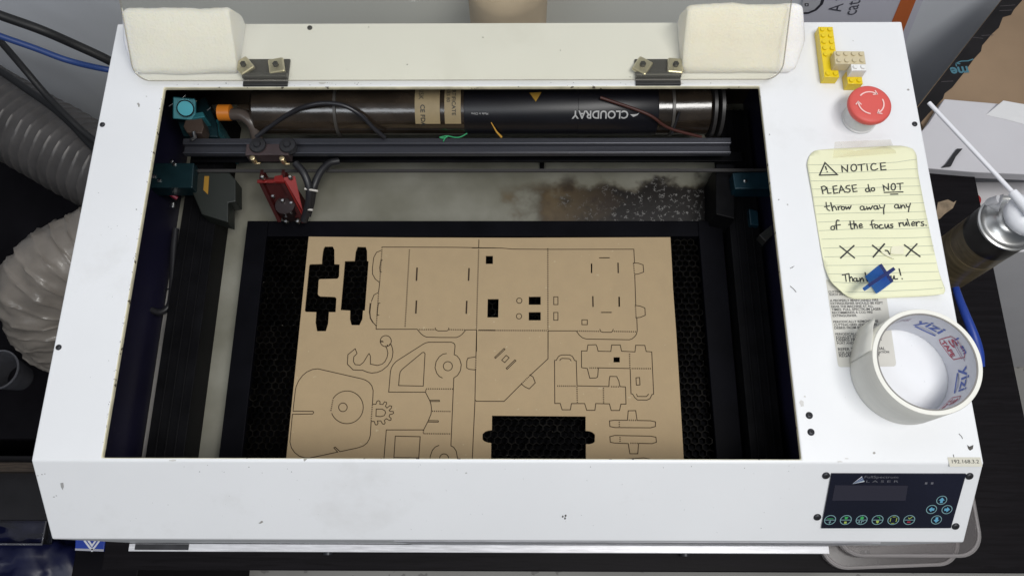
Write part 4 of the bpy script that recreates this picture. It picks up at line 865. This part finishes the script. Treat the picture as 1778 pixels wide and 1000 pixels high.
# masking tape roll
tz = H + 0.0004; TH = 0.046
tc_ = (zpx(1604.9, 628, H + TH) + zpx(1570, 648, H)) / 2; tc_.z = 0
RO, RI = 0.0442, 0.0393
tb = MB().lathe([(RI + 0.0012, tz), (RO - 0.0003, tz), (RO, tz + 0.0006), (RO, tz + TH - 0.0006), (RO - 0.0004, tz + TH), (RI + 0.0012, tz + TH)], tc_, 96, close=True)
troll = tb.build('tape_roll', mat('cream_masking_tape', (0.80, 0.79, 0.73), 0.6, var=0.03, scale=40, stretch=(1, 1, 30), bump=0.08, bscale=300), smooth=40)
tag(troll, 'roll of cream masking tape with printed core lying on the warning sticker', 'tape')
core = MB().lathe([(RI, tz + 0.0003), (RI + 0.0011, tz + 0.0003), (RI + 0.0011, tz + TH - 0.0008), (RI, tz + TH - 0.0008)], tc_, 96, close=True).build('core', mat('white_card_core', (0.66, 0.67, 0.72), 0.45), troll, 40)
MB().lathe([(RI - 0.0001, tz + TH - 0.0006), (RI + 0.00115, tz + TH - 0.0007), (RI + 0.00115, tz + TH - 0.0002), (RI - 0.0001, tz + TH - 0.0002)], tc_, 96, close=True).build('core_rim', mat('core_rim_grey', (0.22, 0.21, 0.20), 0.7), troll, 40)
def inner(mb, v, f, deg, z0, mi=0):
    mb.add([Vector((tc_.x, tc_.y, 0)) + Vector(((RI - 0.0003) * math.cos(math.radians(deg) - q_[0] / RI), (RI - 0.0003) * math.sin(math.radians(deg) - q_[0] / RI), z0 + q_[1])) for q_ in v], f, mi)
pr = MB()
def itext(s_, deg, z0, size, mi, bold=0.03, kx=1.0):
    v, f, l_ = text_geo(s_, bold); inner(pr, [(q_.x * l_ * size * kx, q_.y * size) for q_ in v], f, deg, z0, mi)
def ipoly(pts, deg, z0, mi, wd=0.0008):
    pp = MB(); pp.ribbon([(x, y, 0) for x, y in pts], (0, 0, 1), wd, close=True); inner(pr, pp.v, pp.f, deg, z0, mi)
for dg0 in (80, 0):
    itext('yizi', dg0, tz + 0.0225, 0.0185, 0, 0.015, 0.92)
    inner(pr, [(0.003, 0), (0.0215, 0), (0.0215, 0.0022), (0.003, 0.0022)], [(0, 1, 2, 3)], dg0, tz + 0.0155, 0)
    ipoly([(0.000, 0.006), (0.002, 0.022), (0.007, 0.025), (0.019, 0.025), (0.022, 0.022), (0.020, 0.006), (0.016, 0.003), (0.003, 0.003)], dg0 - 38, tz + 0.010, 1)
    itext('S', dg0 - 44, tz + 0.0235, 0.012, 1, 0.02, 1.5); itext('TAPE', dg0 - 41, tz + 0.0145, 0.0080, 1, 0.04, .85)
itext('edsg', 117, tz + 0.030, 0.010, 2, 0.0)
itext('1. sn', 34, tz + 0.033, 0.0085, 0); inner(pr, [(0, 0), (0.018, 0), (0.018, 0.001), (0, 0.001)], [(0, 1, 2, 3)], 32, tz + 0.030, 2); inner(pr, [(0, 0), (0.015, 0), (0.015, 0.001), (0, 0.001)], [(0, 1, 2, 3)], 31, tz + 0.027, 2)
pr.build('core_print', [mat('blue_core_print', (0.055, 0.11, 0.42), 0.5), mat('red_core_print', (0.42, 0.045, 0.09), 0.5), mat('mauve_core_print', (0.36, 0.27, 0.36), 0.5)], troll, fix=False)
# loose end of the tape standing away on the left
fl = MB(); a0 = math.radians(168); P0 = Vector((tc_.x + RO * math.cos(a0), tc_.y + RO * math.sin(a0), 0)); t_ = Vector((-math.sin(a0), math.cos(a0), 0)) * -1
path = []
for i in range(9):
    th = a0 - math.radians(4.5) * i; k = i / 8; r_ = RO + 0.0006 + 0.007 * k ** 2.2
    path.append(Vector((tc_.x + r_ * math.cos(th), tc_.y + r_ * math.sin(th), 0)))
vs = []; 
for i, p_ in enumerate(path):
    zt = tz + TH - 0.0006 - (0.006 * (i / 8) ** 2 if i > 4 else 0) + (0.002 if i % 2 and i > 5 else 0)
    vs += [(p_.x, p_.y, tz + 0.001 + 0.008 * (i / 8) ** 2), (p_.x, p_.y, zt)]
fl.add(vs, [(2 * i, 2 * i + 1, 2 * i + 3, 2 * i + 2) for i in range(8)])
flo = fl.build('loose_end', mat('cream_masking_tape', (0, 0, 0)), troll, 60); so_ = flo.modifiers.new('thickness', 'SOLIDIFY'); so_.thickness = 0.0003

# toy bricks clicked together
bk = empty('toy_bricks', zpx(1455, 100, H), 'yellow beige and white toy bricks clicked together on the cabinet above the red button', 'toy bricks')
by = mat('yellow_brick', (0.78, 0.58, 0.012), 0.28, coat=0.2); bb = mat('beige_brick', (0.60, 0.52, 0.34), 0.3, coat=0.2); bwm = mat('white_brick', (0.80, 0.80, 0.79), 0.3, coat=0.2)
U = 0.0073; BH = 0.0114
bo = zpx(1424, 146, H); rz = math.radians(2.0)
rot_z = Matrix.Rotation(math.radians(-1.0), 3, 'Z')
def brick(gx, gy, nx, ny, layer, m):
    z0 = H + 0.0003 + layer * BH; g = 0.0001
    mb = MB(); mb.box((gx * U + g, gy * U + g, 0), ((gx + nx) * U - g, (gy + ny) * U - g, BH - g))
    for i in range(nx):
        for j in range(ny):
            c_ = ((gx + i + .5) * U, (gy + j + .5) * U, 0)
            if (layer, gx + i, gy + j) in covered: continue
            mb.lathe([(0.0022, BH - g - 0.0002), (0.0022, BH + 0.0014), (0.0020, BH + 0.0016), (0, BH + 0.0016)], c_, 20)
    mb.v = [rot_z @ q_ + Vector((bo.x, bo.y, z0)) for q_ in mb.v]
    o = mb.build('brick', m, bk, 40); bevel(o, 0.00035, 2, 50)
covered = set()
for x in range(2): 
    for yy_ in (1, 2): covered.add((0, x, yy_))
covered |= {(0, 3, 0), (0, 4, 0)}
brick(0, 0, 2, 8, 0, by)
brick(3, -1, 2, 2, 0, by)
brick(1, 1, 4, 2, 1, bb)
brick(3, 0, 2, 1, 1, bwm)

# ================================================================== foam rolls behind the lid
def foam_mat(name, c):
    return mat(name, c, 0.9, var=0.02, scale=40, bump=0.4, bscale=420, sss=0.6, spec=0.05)
def foam(x0, x1, slant0, slant1, label, m, hgt):
    ctrl = [(0.3790, 0.0006), (0.3772, 0.0070), (0.3800, 0.0110), (0.3955, 0.0240), (0.3985, 0.0275), (0.4160, hgt - 0.001), (0.4200, hgt), (0.4250, hgt - 0.003), (0.4380, 0.0200), (0.4405, 0.0140), (0.4390, 0.0006)]
    bm = bmesh.new(); n_ = 60; rings = []; k = len(ctrl); ym, zm = 0.412, 0.022
    for i in range(n_ + 1):
        t = 0.5 - 0.5 * math.cos(PI * i / n_); ring = []
        d_ = min(t, 1 - t) * (x1 - x0); e = 1.0 if d_ > 0.006 else 0.86 + 0.14 * math.sqrt(max(0, 1 - (1 - d_ / 0.006) ** 2))
        for j, (y_, z_) in enumerate(ctrl):
            f_ = 1 - abs(z_ - 0.026) / 0.026
            x = x0 + (x1 - x0) * t + ((1 - t) ** 3 * slant0 + t ** 3 * slant1) * f_
            nz = noise.noise(Vector((x * 26, y_ * 40, z_ * 40))) * 0.0022 + noise.noise(Vector((x * 140, y_ * 160, z_ * 160))) * 0.0007
            ring.append(bm.verts.new((x, ym + (y_ - ym) * e + nz * .4, H + max(0.0006, zm + (z_ - zm) * e + nz))))
        rings.append(ring)
    for a, b in zip(rings, rings[1:]):
        for j in range(k): bm.faces.new((a[j], a[(j + 1) % k], b[(j + 1) % k], b[j]))
    bm.faces.new(rings[0]); bm.faces.new(list(reversed(rings[-1])))
    bmesh.ops.recalc_face_normals(bm, faces=bm.faces)
    me = bpy.data.meshes.new('foam_roll'); bm.to_mesh(me); bm.free()
    o = link('foam_roll', me, [m], smooth=80)
    tag(o, label, 'foam roll', 'foam rolls propping the open lid')
foam(-0.369, -0.2665, -0.006, 0.0, 'pale foam roll at the end of the rear margin nearer the grey ducts', foam_mat('white_foam', (0.92, 0.92, 0.97)), 0.0460)
foam(0.172, 0.2815, 0.0, 0.008, 'yellowed foam roll at the end of the rear margin nearer the toy bricks', foam_mat('yellowed_foam', (0.92, 0.89, 0.86)), 0.0495)

tb2 = MB().lathe([(0.0, FZ + 0.0), (0.052, FZ + 0.0005), (0.052, 0.060), (0.046, 0.074), (0.030, 0.080), (0.0, 0.082)], (YP(0.62).at(882, 5).x, 0.62, 0), 40).build('reflection_cylinder', mat('tan_reflection_tone', (0.40, 0.32, 0.245), 0.7, var=0.15, scale=14), None, 50)  # tan cylinder added to stand for a brown reflection in the lid
tag(tb2, 'tan cylinder added to stand for a brown reflection in the clear lid', 'tube')
# ================================================================== around the cutter: left side
duct_m = mat('grey_foil_duct', (0.085, 0.079, 0.077), 0.42, 0.25, var=0.18, scale=26, bump=0.3, bscale=60)
def ribbed(path, r, pitch, depth, m, name, twist=0.15, seg=40, crumple=0.0):
    pts = smooth_path(path, 40); L_ = 0; ac = [0]
    for a, b in zip(pts, pts[1:]): L_ += (b - a).length; ac.append(L_)
    nst = int(L_ / pitch * 9); mb = MB(); cen = []
    for i in range(nst + 1):
        s_ = L_ * i / nst; j = max(k for k in range(len(ac)) if ac[k] <= s_ + 1e-9); j = min(j, len(pts) - 2)
        cen.append((pts[j].lerp(pts[j + 1], (s_ - ac[j]) / max(1e-9, ac[j + 1] - ac[j])), s_))
    rr = r if callable(r) else (lambda t: r)
    rs = [rr(s_ / L_) for _, s_ in cen]
    mb.tube([c_ for c_, _ in cen], rs, seg)
    out = []
    for i, (c_, s_) in enumerate(cen):
        for j in range(seg):
            q_ = mb.v[i * seg + j]; d_ = (q_ - c_)
            ph = (s_ / pitch + j / seg * (1 if twist else 0)) % 1.0
            rib = depth * math.exp(-((ph - 0.5) / 0.07) ** 2) - depth * 0.9 * (1 - math.cos(2 * PI * (ph - 0.0))) * -0.15
            cz = noise.noise(q_ * 38) * crumple + noise.noise(q_ * 95) * crumple * 0.5
            out.append(c_ + d_.normalized() * (d_.length + rib + cz))
    mb.v = out
    return mb.build(name, m, None, 70)
dz = -0.13
d1 = ribbed([zpx(-150, 110, dz), zpx(-40, 172, dz), zpx(70, 236, dz), zpx(170, 292, dz), zpx(250, 330, dz)], 0.0590, 0.0170, 0.0020, duct_m, 'exhaust_duct', crumple=0.0012)
tag(d1, 'dark grey ribbed flexible duct running behind the cutter under black cables', 'duct')
bagm = mat('milky_plastic_duct', (0.215, 0.190, 0.165), 0.36, var=0.2, scale=14, bump=0.4, bscale=60, coat=0.1)
d2 = ribbed([zpx(240, 395, -0.16), zpx(165, 425, -0.16), zpx(105, 468, -0.165), zpx(78, 520, -0.19), zpx(95, 575, -0.24), zpx(120, 610, -0.30)], lambda t: 0.040 + 0.020 * math.sin(PI * min(1, t * 1.02)) , 0.019, 0.0030, bagm, 'ventilation_hose', crumple=0.0062)
tag(d2, 'milky crumpled plastic ventilation hose bending down beside the cutter', 'hose')
def cable(name, px, r, m, label, z=None):
    o = MB().tube(smooth_path([zpx(*p_) for p_ in px]), r, 14).build(name, m, None, 60); return tag(o, label, 'cable')
ck = mat('black_cable_sheath', (0.010, 0.010, 0.011), 0.5)
cable('power_cable', [(-60, 4, .10), (0, 27, .08), (70, 52, .06), (130, 78, .03), (190, 106, .0), (250, 140, -.04)], 0.0060, ck, 'thick black cable highest of those leaving the rear left corner of the cutter')
cable('network_cable', [(-60, 40, .08), (0, 63, .06), (60, 84, .04), (120, 106, .02), (185, 121, -.01), (260, 132, -.03)], 0.0041, mat('blue_cable_sheath', (0.022, 0.055, 0.20), 0.45), 'blue cable running between black cables behind the cutter')
cable('power_cable', [(-60, 10, .02), (0, 72, .01), (40, 118, .0), (80, 165, -.02), (120, 206, -.03), (158, 240, -.04), (240, 300, -.05)], 0.0046, ck, 'thinner black cable crossing the grey wall above the ribbed duct')
cable('power_cable', [(-60, 92, -.05), (0, 124, -.05), (50, 158, -.05), (90, 186, -.05), (125, 217, -.055), (158, 252, -.06), (240, 330, -.06)], 0.0052, ck, 'black cable lying along the top of the ribbed duct')

dk_m = mat('black_cabinet_laminate', (0.006, 0.0055, 0.007), 0.5, spec=0.06, var=0.3, scale=14)
cb = empty('low_cabinet', (-0.78, 0.22, FZ), 'black low cabinet standing behind the ducts beside the cutter', 'cabinet')
MB().box((-1.35, 0.105, FZ), (-0.50, 0.58, -0.335)).build('carcass', dk_m, cb, bev=0.002)
MB().box((-1.36, 0.095, -0.3345), (-0.49, 0.59, -0.315)).build('top_board', dk_m, cb, bev=0.002)
sh = empty('shelf_unit', (-0.9, 0.0, FZ), 'dark shelf unit with a pale grey edge at the left of the cutter', 'shelf')
MB().box((-1.35, -0.02, -0.42), (-0.53, 0.080, -0.400)).build('shelf_board', mat('grey_shelf_edge', (0.012, 0.011, 0.013), 0.5, var=0.3, scale=20), sh, bev=0.001)
MB().box((-1.35, -0.018, FZ), (-0.53, 0.0798, -0.4205)).build('shelf_side', dk_m, sh, bev=0.001)
a = zpx(-40, 812, -0.37); b = zpx(49, 818, -0.37)
tag(MB().box((a.x - .2, b.y, -0.3995), (b.x + 0.02, b.y + 0.014, -0.372)).build('wooden_batten', mat('dusty_brown_wood', (0.055, 0.040, 0.030), 0.7, var=0.45, scale=40, stretch=(1, 14, 14))), 'dusty brown wooden batten on the shelf edge left of the cutter', 'batten')
# clear cup at the far left
cu = zpx(-2, 642, -0.26)
cm_ = clear_mat('clear_cup_plastic', (0.90, 0.90, 0.92), haze=0.09, hazecol=(0.6, 0.6, 0.65))
cup = MB().lathe([(0.020, -0.055), (0.029, 0.0), (0.0305, 0.0), (0.0305, 0.002), (0.028, 0.002), (0.019, -0.053)], cu, 40, close=True).build('clear_cup', cm_, None, 40)
tag(cup, 'clear plastic cup on the black cabinet at the far left edge', 'cup')
# dark blue bin bag and the clear bag over it
def blob(name, c, rx, ry, rz_, m, amp, seed, label, cat):
    bm = bmesh.new(); bmesh.ops.create_icosphere(bm, subdivisions=5, radius=1)
    for v_ in bm.verts:
        n_ = v_.co.normalized(); o_ = Vector((seed, seed * 2, 0))
        d_ = 1 + amp * noise.noise(n_ * 2.2 + o_) + amp * .5 * abs(noise.noise(n_ * 5 + o_)) + amp * .3 * noise.noise(n_ * 11 + o_)
        v_.co = Vector((n_.x * rx * d_, n_.y * ry * d_, max(-rz_ * 0.98, n_.z * rz_ * d_))) + Vector(c)
    me = bpy.data.meshes.new(name); bm.to_mesh(me); bm.free()
    o = link(name, me, [m], smooth=180); return tag(o, label, cat)
blob('plastic_bag', zpx(50, 1010, -0.56), 0.17, 0.125, 0.13, mat('navy_bag_film', (0.008, 0.010, 0.045), 0.38, var=0.3, scale=10), 0.24, 3.1, 'dark navy plastic bag on the floor at the lower left', 'bag')
tr2 = empty('clear_tray', zpx(20, 860, -0.46), 'clear plastic tray lying on the navy bag at the lower left', 'tray')
ct = clear_mat('clear_tray_plastic', (0.93, 0.93, 0.95), haze=0.035, hazecol=(0.55, 0.55, 0.62))
a, b = zpx(-30, 870, -0.455), zpx(88, 945, -0.455)
tb_ = MB(); tb_.box((a.x, b.y, -0.458), (b.x, a.y, -0.456)); tb_.box((b.x - .0015, b.y, -0.4559), (b.x, a.y, -0.43)); tb_.box((a.x, b.y, -0.4559), (b.x - .0016, b.y + .0015, -0.43)); tb_.build('tray_body', ct, tr2, bev=0.0006)
rm = MB(); rm.tube([(a.x, b.y, -0.43), (b.x, b.y, -0.43), (b.x, a.y, -0.43)], 0.0018, 8); rm.build('tray_rim', clear_mat('tray_rim_plastic', (0.75, 0.75, 0.78), haze=0.2, hazecol=(0.5, 0.5, 0.55)), tr2, 60)
# blue packet with a white emblem
bpz = -0.20
bx_ = [(131, 930), (183, 930), (180, 957), (130, 955)]
pk_ = MB(); pk_.slab(bx_, bpz - 0.03, bpz); pk_o = pk_.build('blue_packet', mat('royal_blue_card', (0.020, 0.055, 0.36), 0.4), None, bev=0.001)
tag(pk_o, 'small royal blue packet with a white emblem under the lower left corner', 'packet')
e_ = MB(); BP = ZP(bpz)
strokes(e_, BP, [[(147, 938), (156, 950), (160, 953), (164, 950), (173, 938)], [(153, 937), (160, 947), (167, 937)], [(160, 953), (160, 956)]], 0.0024, 0.0004)
e_.build('white_emblem', mat('white_print', (0.75, 0.76, 0.8), 0.5), pk_o)
e2 = MB(); polyfill(e2, BP, [(130.5, 955), (180, 956.8), (180.4, 953), (130.6, 951.5)], 0.0003); e2.build('white_band', mat('grey_print', (0.45, 0.45, 0.5), 0.5), pk_o)
st2 = tag(MB().box((-0.590, -0.145, FZ), (-0.50, -0.055, bpz - 0.0305)).build('dark_crate', dk_m, None, bev=0.002), 'black crate under the blue packet beside the table', 'crate')

# ================================================================== around the cutter: right side
cz_ = -0.005
tan = mat('brown_box_cardboard', (0.27, 0.185, 0.115), 0.75, var=0.10, scale=12, bump=0.05, bscale=200)
A = zpx(1588, 192, cz_); B = zpx(1739, 0, cz_)
ex = (B - A).normalized(); B2 = A + ex * 0.27
cbx = empty('flattened_box', (0.80, 0.55, cz_ - 0.012), 'flattened brown cardboard box edged with black printed tape near the wall', 'cardboard box')
MB().prism([A, B2, (1.05, B2.y, cz_), (1.05, 0.405, cz_), (0.545, 0.405, cz_)], (0, 0, -0.010)).build('box_board', tan, cbx, bev=0.0008)
tag(MB().prism([(0.74, 0.425, FZ), (0.86, 0.66, FZ), (1.04, 0.66, FZ), (1.04, 0.425, FZ)], (0, 0, cz_ - 0.0105 - FZ)).build('grey_bin', mat('pale_grey_bin', (0.40, 0.40, 0.42), 0.6), None, bev=0.002), 'pale grey bin under the flattened cardboard box', 'bin')
BX = ZP(cz_)
tape_px = [(1589.5, 192), (1640, 127), (1690, 63), (1738.5, 1.5), (1766, -34), (1806, -44), (1790, -18), (1776, 0), (1760, 18), (1755, 27), (1741, 31), (1739, 36), (1734, 49), (1722, 60), (1705, 80), (1703, 90), (1690, 104), (1676, 124), (1660, 144), (1653, 153), (1640, 163), (1637, 172), (1612, 198), (1598, 214)]
tpm = MB(); polyfill(tpm, BX, tape_px, 0.0005); tpo = tpm.build('black_tape', mat('black_box_tape', (0.012, 0.011, 0.012), 0.5, spec=0.2, var=0.2, scale=30), cbx)
tm = MB(); put_text(tm, 'me', BX, (1679, 116.5), (1648, 119), off=0.0009, bold=0.03, kh=1.0)
sw_ = [(1659, 111.5), (1668, 107.5), (1680, 107), (1689, 104)]
strokes(tm, BX, [sw_, [(1660, 116), (1659, 111.5), (1666, 112)]], 0.0016, 0.0009); tm.build('tape_print', mat('teal_tape_print', (0.06, 0.17, 0.22), 0.5), tpo)
for l_ in ([(1736, 12), (1762, 10)], [(1704, 63), (1724, 62)], [(1634, 143), (1654, 142)], [(1735, 20), (1756, 19)], [(1688, 66), (1706, 68)]):
    tm = MB(); strokes(tm, BX, [l_], 0.0008, 0.0009); tm.build('fine_print', mat('dim_tape_print', (0.07, 0.06, 0.065), 0.5), tpo)
# white foam board on the box, folded white paper on the board
fw = mat('white_board', (0.58, 0.57, 0.60), 0.6, var=0.03, scale=10)
bz_ = 0.012
bd = MB(); bd.slab([(1640, 172), (1850, 190), (1850, 306), (1690, 299), (1606, 292), (1590, 240), (1612, 215)], cz_ + 0.0010, bz_)
bdo = tag(bd.build('foam_board', fw, None, bev=0.0012), 'white board lying on the cardboard box behind the spray can', 'board')
fp = MB(); Q = [zpx(u, v, bz_ + 0.0005) for u, v in ((1712, 200), (1733, 184), (1800, 196), (1800, 222), (1748, 208))]
R_ = [Vector(q_) for q_ in Q]; R_[1].z += 0.012; R_[2].z += 0.012
fp.add(R_, [(0, 1, 2, 3, 4)]); fpo = fp.build('folded_paper', mat('white_copy_paper', (0.72, 0.72, 0.73), 0.7), None); so_ = fpo.modifiers.new('thickness', 'SOLIDIFY'); so_.thickness = 0.0008
tag(fpo, 'folded sheet of white paper on the white board at the right edge', 'paper')
wc = MB().box((0.60, 0.30, FZ), (1.05, 0.400, -0.06)); wco = tag(wc.build('white_carton', mat('white_carton_card', (0.66, 0.65, 0.67), 0.6, var=0.04, scale=8), None, bev=0.002), 'plain white carton on the floor behind the table beside the spray can', 'carton')
sl = MB().slab([(1636, 290), (1643, 284), (1662, 258), (1672, 258), (1660, 272), (1652, 288)], bz_ + 0.0006, bz_ + 0.004); tag(sl.build('black_strap', black_plastic, None, bev=0.0005), 'short dark strap end behind the corner of the table', 'strap')
rdz = MB(); c = zpx(1695, 334, -0.02); rdz.lathe([(0.0, -0.011), (0.008, -0.008), (0.011, 0.0), (0.008, 0.008), (0.0, 0.011)], Vector((0.600, c.y, -0.048)), 24); tag(rdz.build('red_round_thing', mat('red_round_plastic', (0.50, 0.035, 0.03), 0.4), None, 60), 'small unidentified red round thing on the white carton at the table edge', 'unidentified object')  # unidentified red round thing, given a simple ball shape

# spray can
scz = 0.190; cc = zpx(1751, 387, scz); sc_ = Vector((0.480, 0.232, 0)); sc_.x, sc_.y = cc.x, cc.y
can = empty('spray_can', (sc_.x, sc_.y, 0.0), 'spray can with silver dome, white trigger and straw beside the cutter', 'spray can')
can_m = mat('bronze_can_label', (0.115, 0.088, 0.050), 0.36, 0.2, var=0.25, scale=30, stretch=(3, 3, 14), coat=0.3)
CR = 0.0275
MB().lathe([(CR - 0.002, 0.0008), (CR, 0.0025), (CR, scz - 0.030)], sc_, 56).build('can_body', can_m, can, 40)
MB().lathe([(CR + 0.0002, 0.050), (CR + 0.0002, 0.135)], sc_, 56).build('label_band', mat('gold_band_print', (0.15, 0.115, 0.062), 0.4, 0.2, var=0.4, scale=22, stretch=(1, 1, 9)), can, 40)
MB().lathe([(CR + 0.0001, scz - 0.030), (CR + 0.0003, scz - 0.012), (CR - 0.002, scz - 0.006), (CR - 0.002, scz - 0.002)], sc_, 56).build('shoulder', mat('black_can_shoulder', (0.015, 0.013, 0.012), 0.28), can, 50)
MB().lathe([(CR - 0.0015, scz - 0.003), (CR + 0.0012, scz - 0.002), (CR + 0.0014, scz + 0.0006), (CR - 0.0002, scz + 0.0014), (CR - 0.0022, scz), (0.021, scz + 0.0005), (0.016, scz + 0.007), (0.0135, scz + 0.010), (0.0, scz + 0.011)], sc_, 64).build('dome', mat('brushed_dome', (0.55, 0.55, 0.54), 0.33, 1.0, var=0.08, scale=30), can, 50)
wp = mat('white_trigger_plastic', (0.78, 0.79, 0.83), 0.35)
oc = sc_ + Vector((0.0075, 0.0, 0))
MB().lathe([(0.0, scz + 0.0115), (0.0185, scz + 0.012), (0.0210, scz + 0.015), (0.0200, scz + 0.022), (0.015, scz + 0.027), (0.006, scz + 0.029), (0, scz + 0.029)], oc, 40).build('trigger_cap', wp, can, 50)
tgp = MB(); tgp.tube([zpx(1738, 353, scz + .016), zpx(1722, 350, scz + .013), zpx(1735, 346, scz + .02)], [0.009, 0.006, 0.004], 14); tgp.build('trigger', mat('trigger_grey', (0.5, 0.5, 0.52), 0.4), can, 60)
s0, s1 = zpx(1758, 334, scz + 0.030), zpx(1613, 179, scz + 0.012)
MB().tube([zpx(1790, 370, scz + .034), s0], [0.0052, 0.0042], 16).build('nozzle', wp, can, 60)
MB().tube([s0, s1], 0.0021, 14).build('straw', mat('white_straw', (0.80, 0.80, 0.84), 0.35), can, 60)
# blue handle lying along the right flank
bh = MB(); bpts = [(1640, 420, .06), (1652, 470, .07), (1662, 508, .08), (1676, 545, .085), (1690, 580, .085), (1699, 610, .08), (1701, 636, .075)]
cen = smooth_path([zpx(*p_) for p_ in bpts], 6); bh.tube(cen, [0.0028 + 0.0022 * min(1, i / 26) for i in range(len(cen))], 14)
bho = bh.build('cobalt_handle', mat('cobalt_plastic', (0.018, 0.055, 0.33), 0.4), None, 60); bho.scale = (1, 1, 1)
tag(bho, 'curved cobalt blue handle sticking out beside the right flank of the cutter', 'strap')

# clear container lids under the front right corner
def rrect(x0, y0, x1, y1, r, n=8):
    out = []
    for cx_, cy_, a0 in ((x1 - r, y1 - r, 0), (x0 + r, y1 - r, 90), (x0 + r, y0 + r, 180), (x1 - r, y0 + r, 270)):
        out += [(cx_ + r * math.cos(math.radians(a0 + 90 * i / n)), cy_ + r * math.sin(math.radians(a0 + 90 * i / n))) for i in range(n + 1)]
    return out
milk = clear_mat('milky_lid_plastic', (0.90, 0.89, 0.89), 0.2, haze=0.10, hazecol=(0.50, 0.46, 0.46))
milk_r = clear_mat('milky_rim_plastic', (0.70, 0.69, 0.69), 0.25, haze=0.30, hazecol=(0.66, 0.62, 0.62))
def lid_box(z, x0, y0, x1, y1, rot, name, label, hh):
    R3 = Matrix.Rotation(rot, 3, 'Z'); c_ = Vector(((x0 + x1) / 2, (y0 + y1) / 2, 0)); 
    e = empty(name, c_ + Vector((0, 0, z)), label, 'container lid', 'clear container lids under the cutter')
    T = lambda pts, zz: [R3 @ (Vector((x, y, 0)) - c_) + c_ + Vector((0, 0, zz)) for x, y in pts]
    MB().prism(T(rrect(x0, y0, x1, y1, 0.026), z + hh), (0, 0, -0.0014)).build('lid_sheet', milk, e)
    r1 = MB(); r1.ribbon(T(rrect(x0 + .002, y0 + .002, x1 - .002, y1 - .002, 0.025), z + hh + 0.0008), (0, 0, 1), 0.0030, close=True)
    o_, i_ = T(rrect(x0, y0, x1, y1, 0.026), z + hh + .0006), T(rrect(x0, y0, x1, y1, 0.026), z + 0.0006); n_ = len(o_)
    r1.add(o_ + i_, [(k, (k + 1) % n_, (k + 1) % n_ + n_, k + n_) for k in range(n_)]); 
    ro = r1.build('lid_rim', milk_r, e, 60); so = ro.modifiers.new('thickness', 'SOLIDIFY'); so.thickness = 0.0012
    return e
pa, pb_ = zpx(1506, 967, 0.018), zpx(1704, 930, 0.018)
lid_box(0.010, pa.x - 0.03, pa.y, pb_.x, 0.06, 0.0, 'container_lid', 'milky container lid sticking out past the front right corner of the cutter', 0.008)
pa, pb_ = zpx(1426, 985, 0.006), zpx(1668, 972, 0.006)
lid_box(0.0006, pa.x, pa.y, pb_.x, -0.005, math.radians(2.2), 'container_lid', 'clearer container lid beneath the milky one along the table edge', 0.008)

# face of a printed box, set flat on the wall at the top right
PY = 0.7165
PPL = YP(PY)
pm_ = MB().prism([PPL.at(1384, 75), PPL.at(1572, 75), PPL.at(1632, -70), PPL.at(1408, -70)], (0, 0.003, 0))
post = tag(pm_.build('printed_box_face', mat('lavender_white_card', (0.72, 0.72, 0.82), 0.5), None), 'lavender white printed box face with an orange stripe set flat on the wall behind the toy bricks', 'box')
og = MB(); polyfill(og, PPL, [(1544, 48), (1562, 70), (1580, 26), (1600, -24), (1574, -24)], 0.0006); og.build('orange_stripe', mat('burnt_orange_print', (0.66, 0.17, 0.05), 0.5), post)
tm = MB(); put_text(tm, 'A v', PPL, (1460, 20), (1470, -10), off=0.0008); tm.build('box_heading', mat('slate_print', (0.10, 0.10, 0.13), 0.5), post)
tm = MB(); put_text(tm, 'cate', PPL, (1486, 25), (1498, -10), off=0.0008); tm.build('box_heading', mat('slate_print', (0.10, 0.10, 0.13), 0.5), post)
pd = MB(); polyfill(pd, PPL, [(1390, 30), (1402, 18), (1416, 18), (1428, 8), (1434, -12), (1396, -12)], 0.0006, 1); strokes(pd, PPL, [[(1392, 23), (1404, 22), (1416, 17), (1426, 7), (1431, -8)]], 0.0046, 0.0010, 0)
strokes(pd, PPL, [[(1398, 6), (1403, 6), (1403, 10), (1398, 10), (1398, 6)]], 0.0014, 0.0010, 0); pd.build('printed_device', [mat('dark_slate_print', (0.045, 0.045, 0.06), 0.5), mat('pale_grey_print', (0.62, 0.63, 0.68), 0.5)], post)
# things on the floor at the right
tag(MB().slab([(1722, 478), (1746, 452), (1776, 448), (1744, 500), (1724, 506)], -0.46, -0.42).build('red_folder', mat('dull_red_card', (0.30, 0.055, 0.05), 0.55), None, bev=0.001), 'dull red folder on the stack right of the spray can', 'folder')
tag(MB().slab([(1726, 498), (1830, 490), (1830, 524), (1760, 524), (1732, 521)], FZ + 0.001, -0.44).build('black_toolbox', dk_m, None, bev=0.002), 'black toolbox on the floor beyond the table edge', 'toolbox')
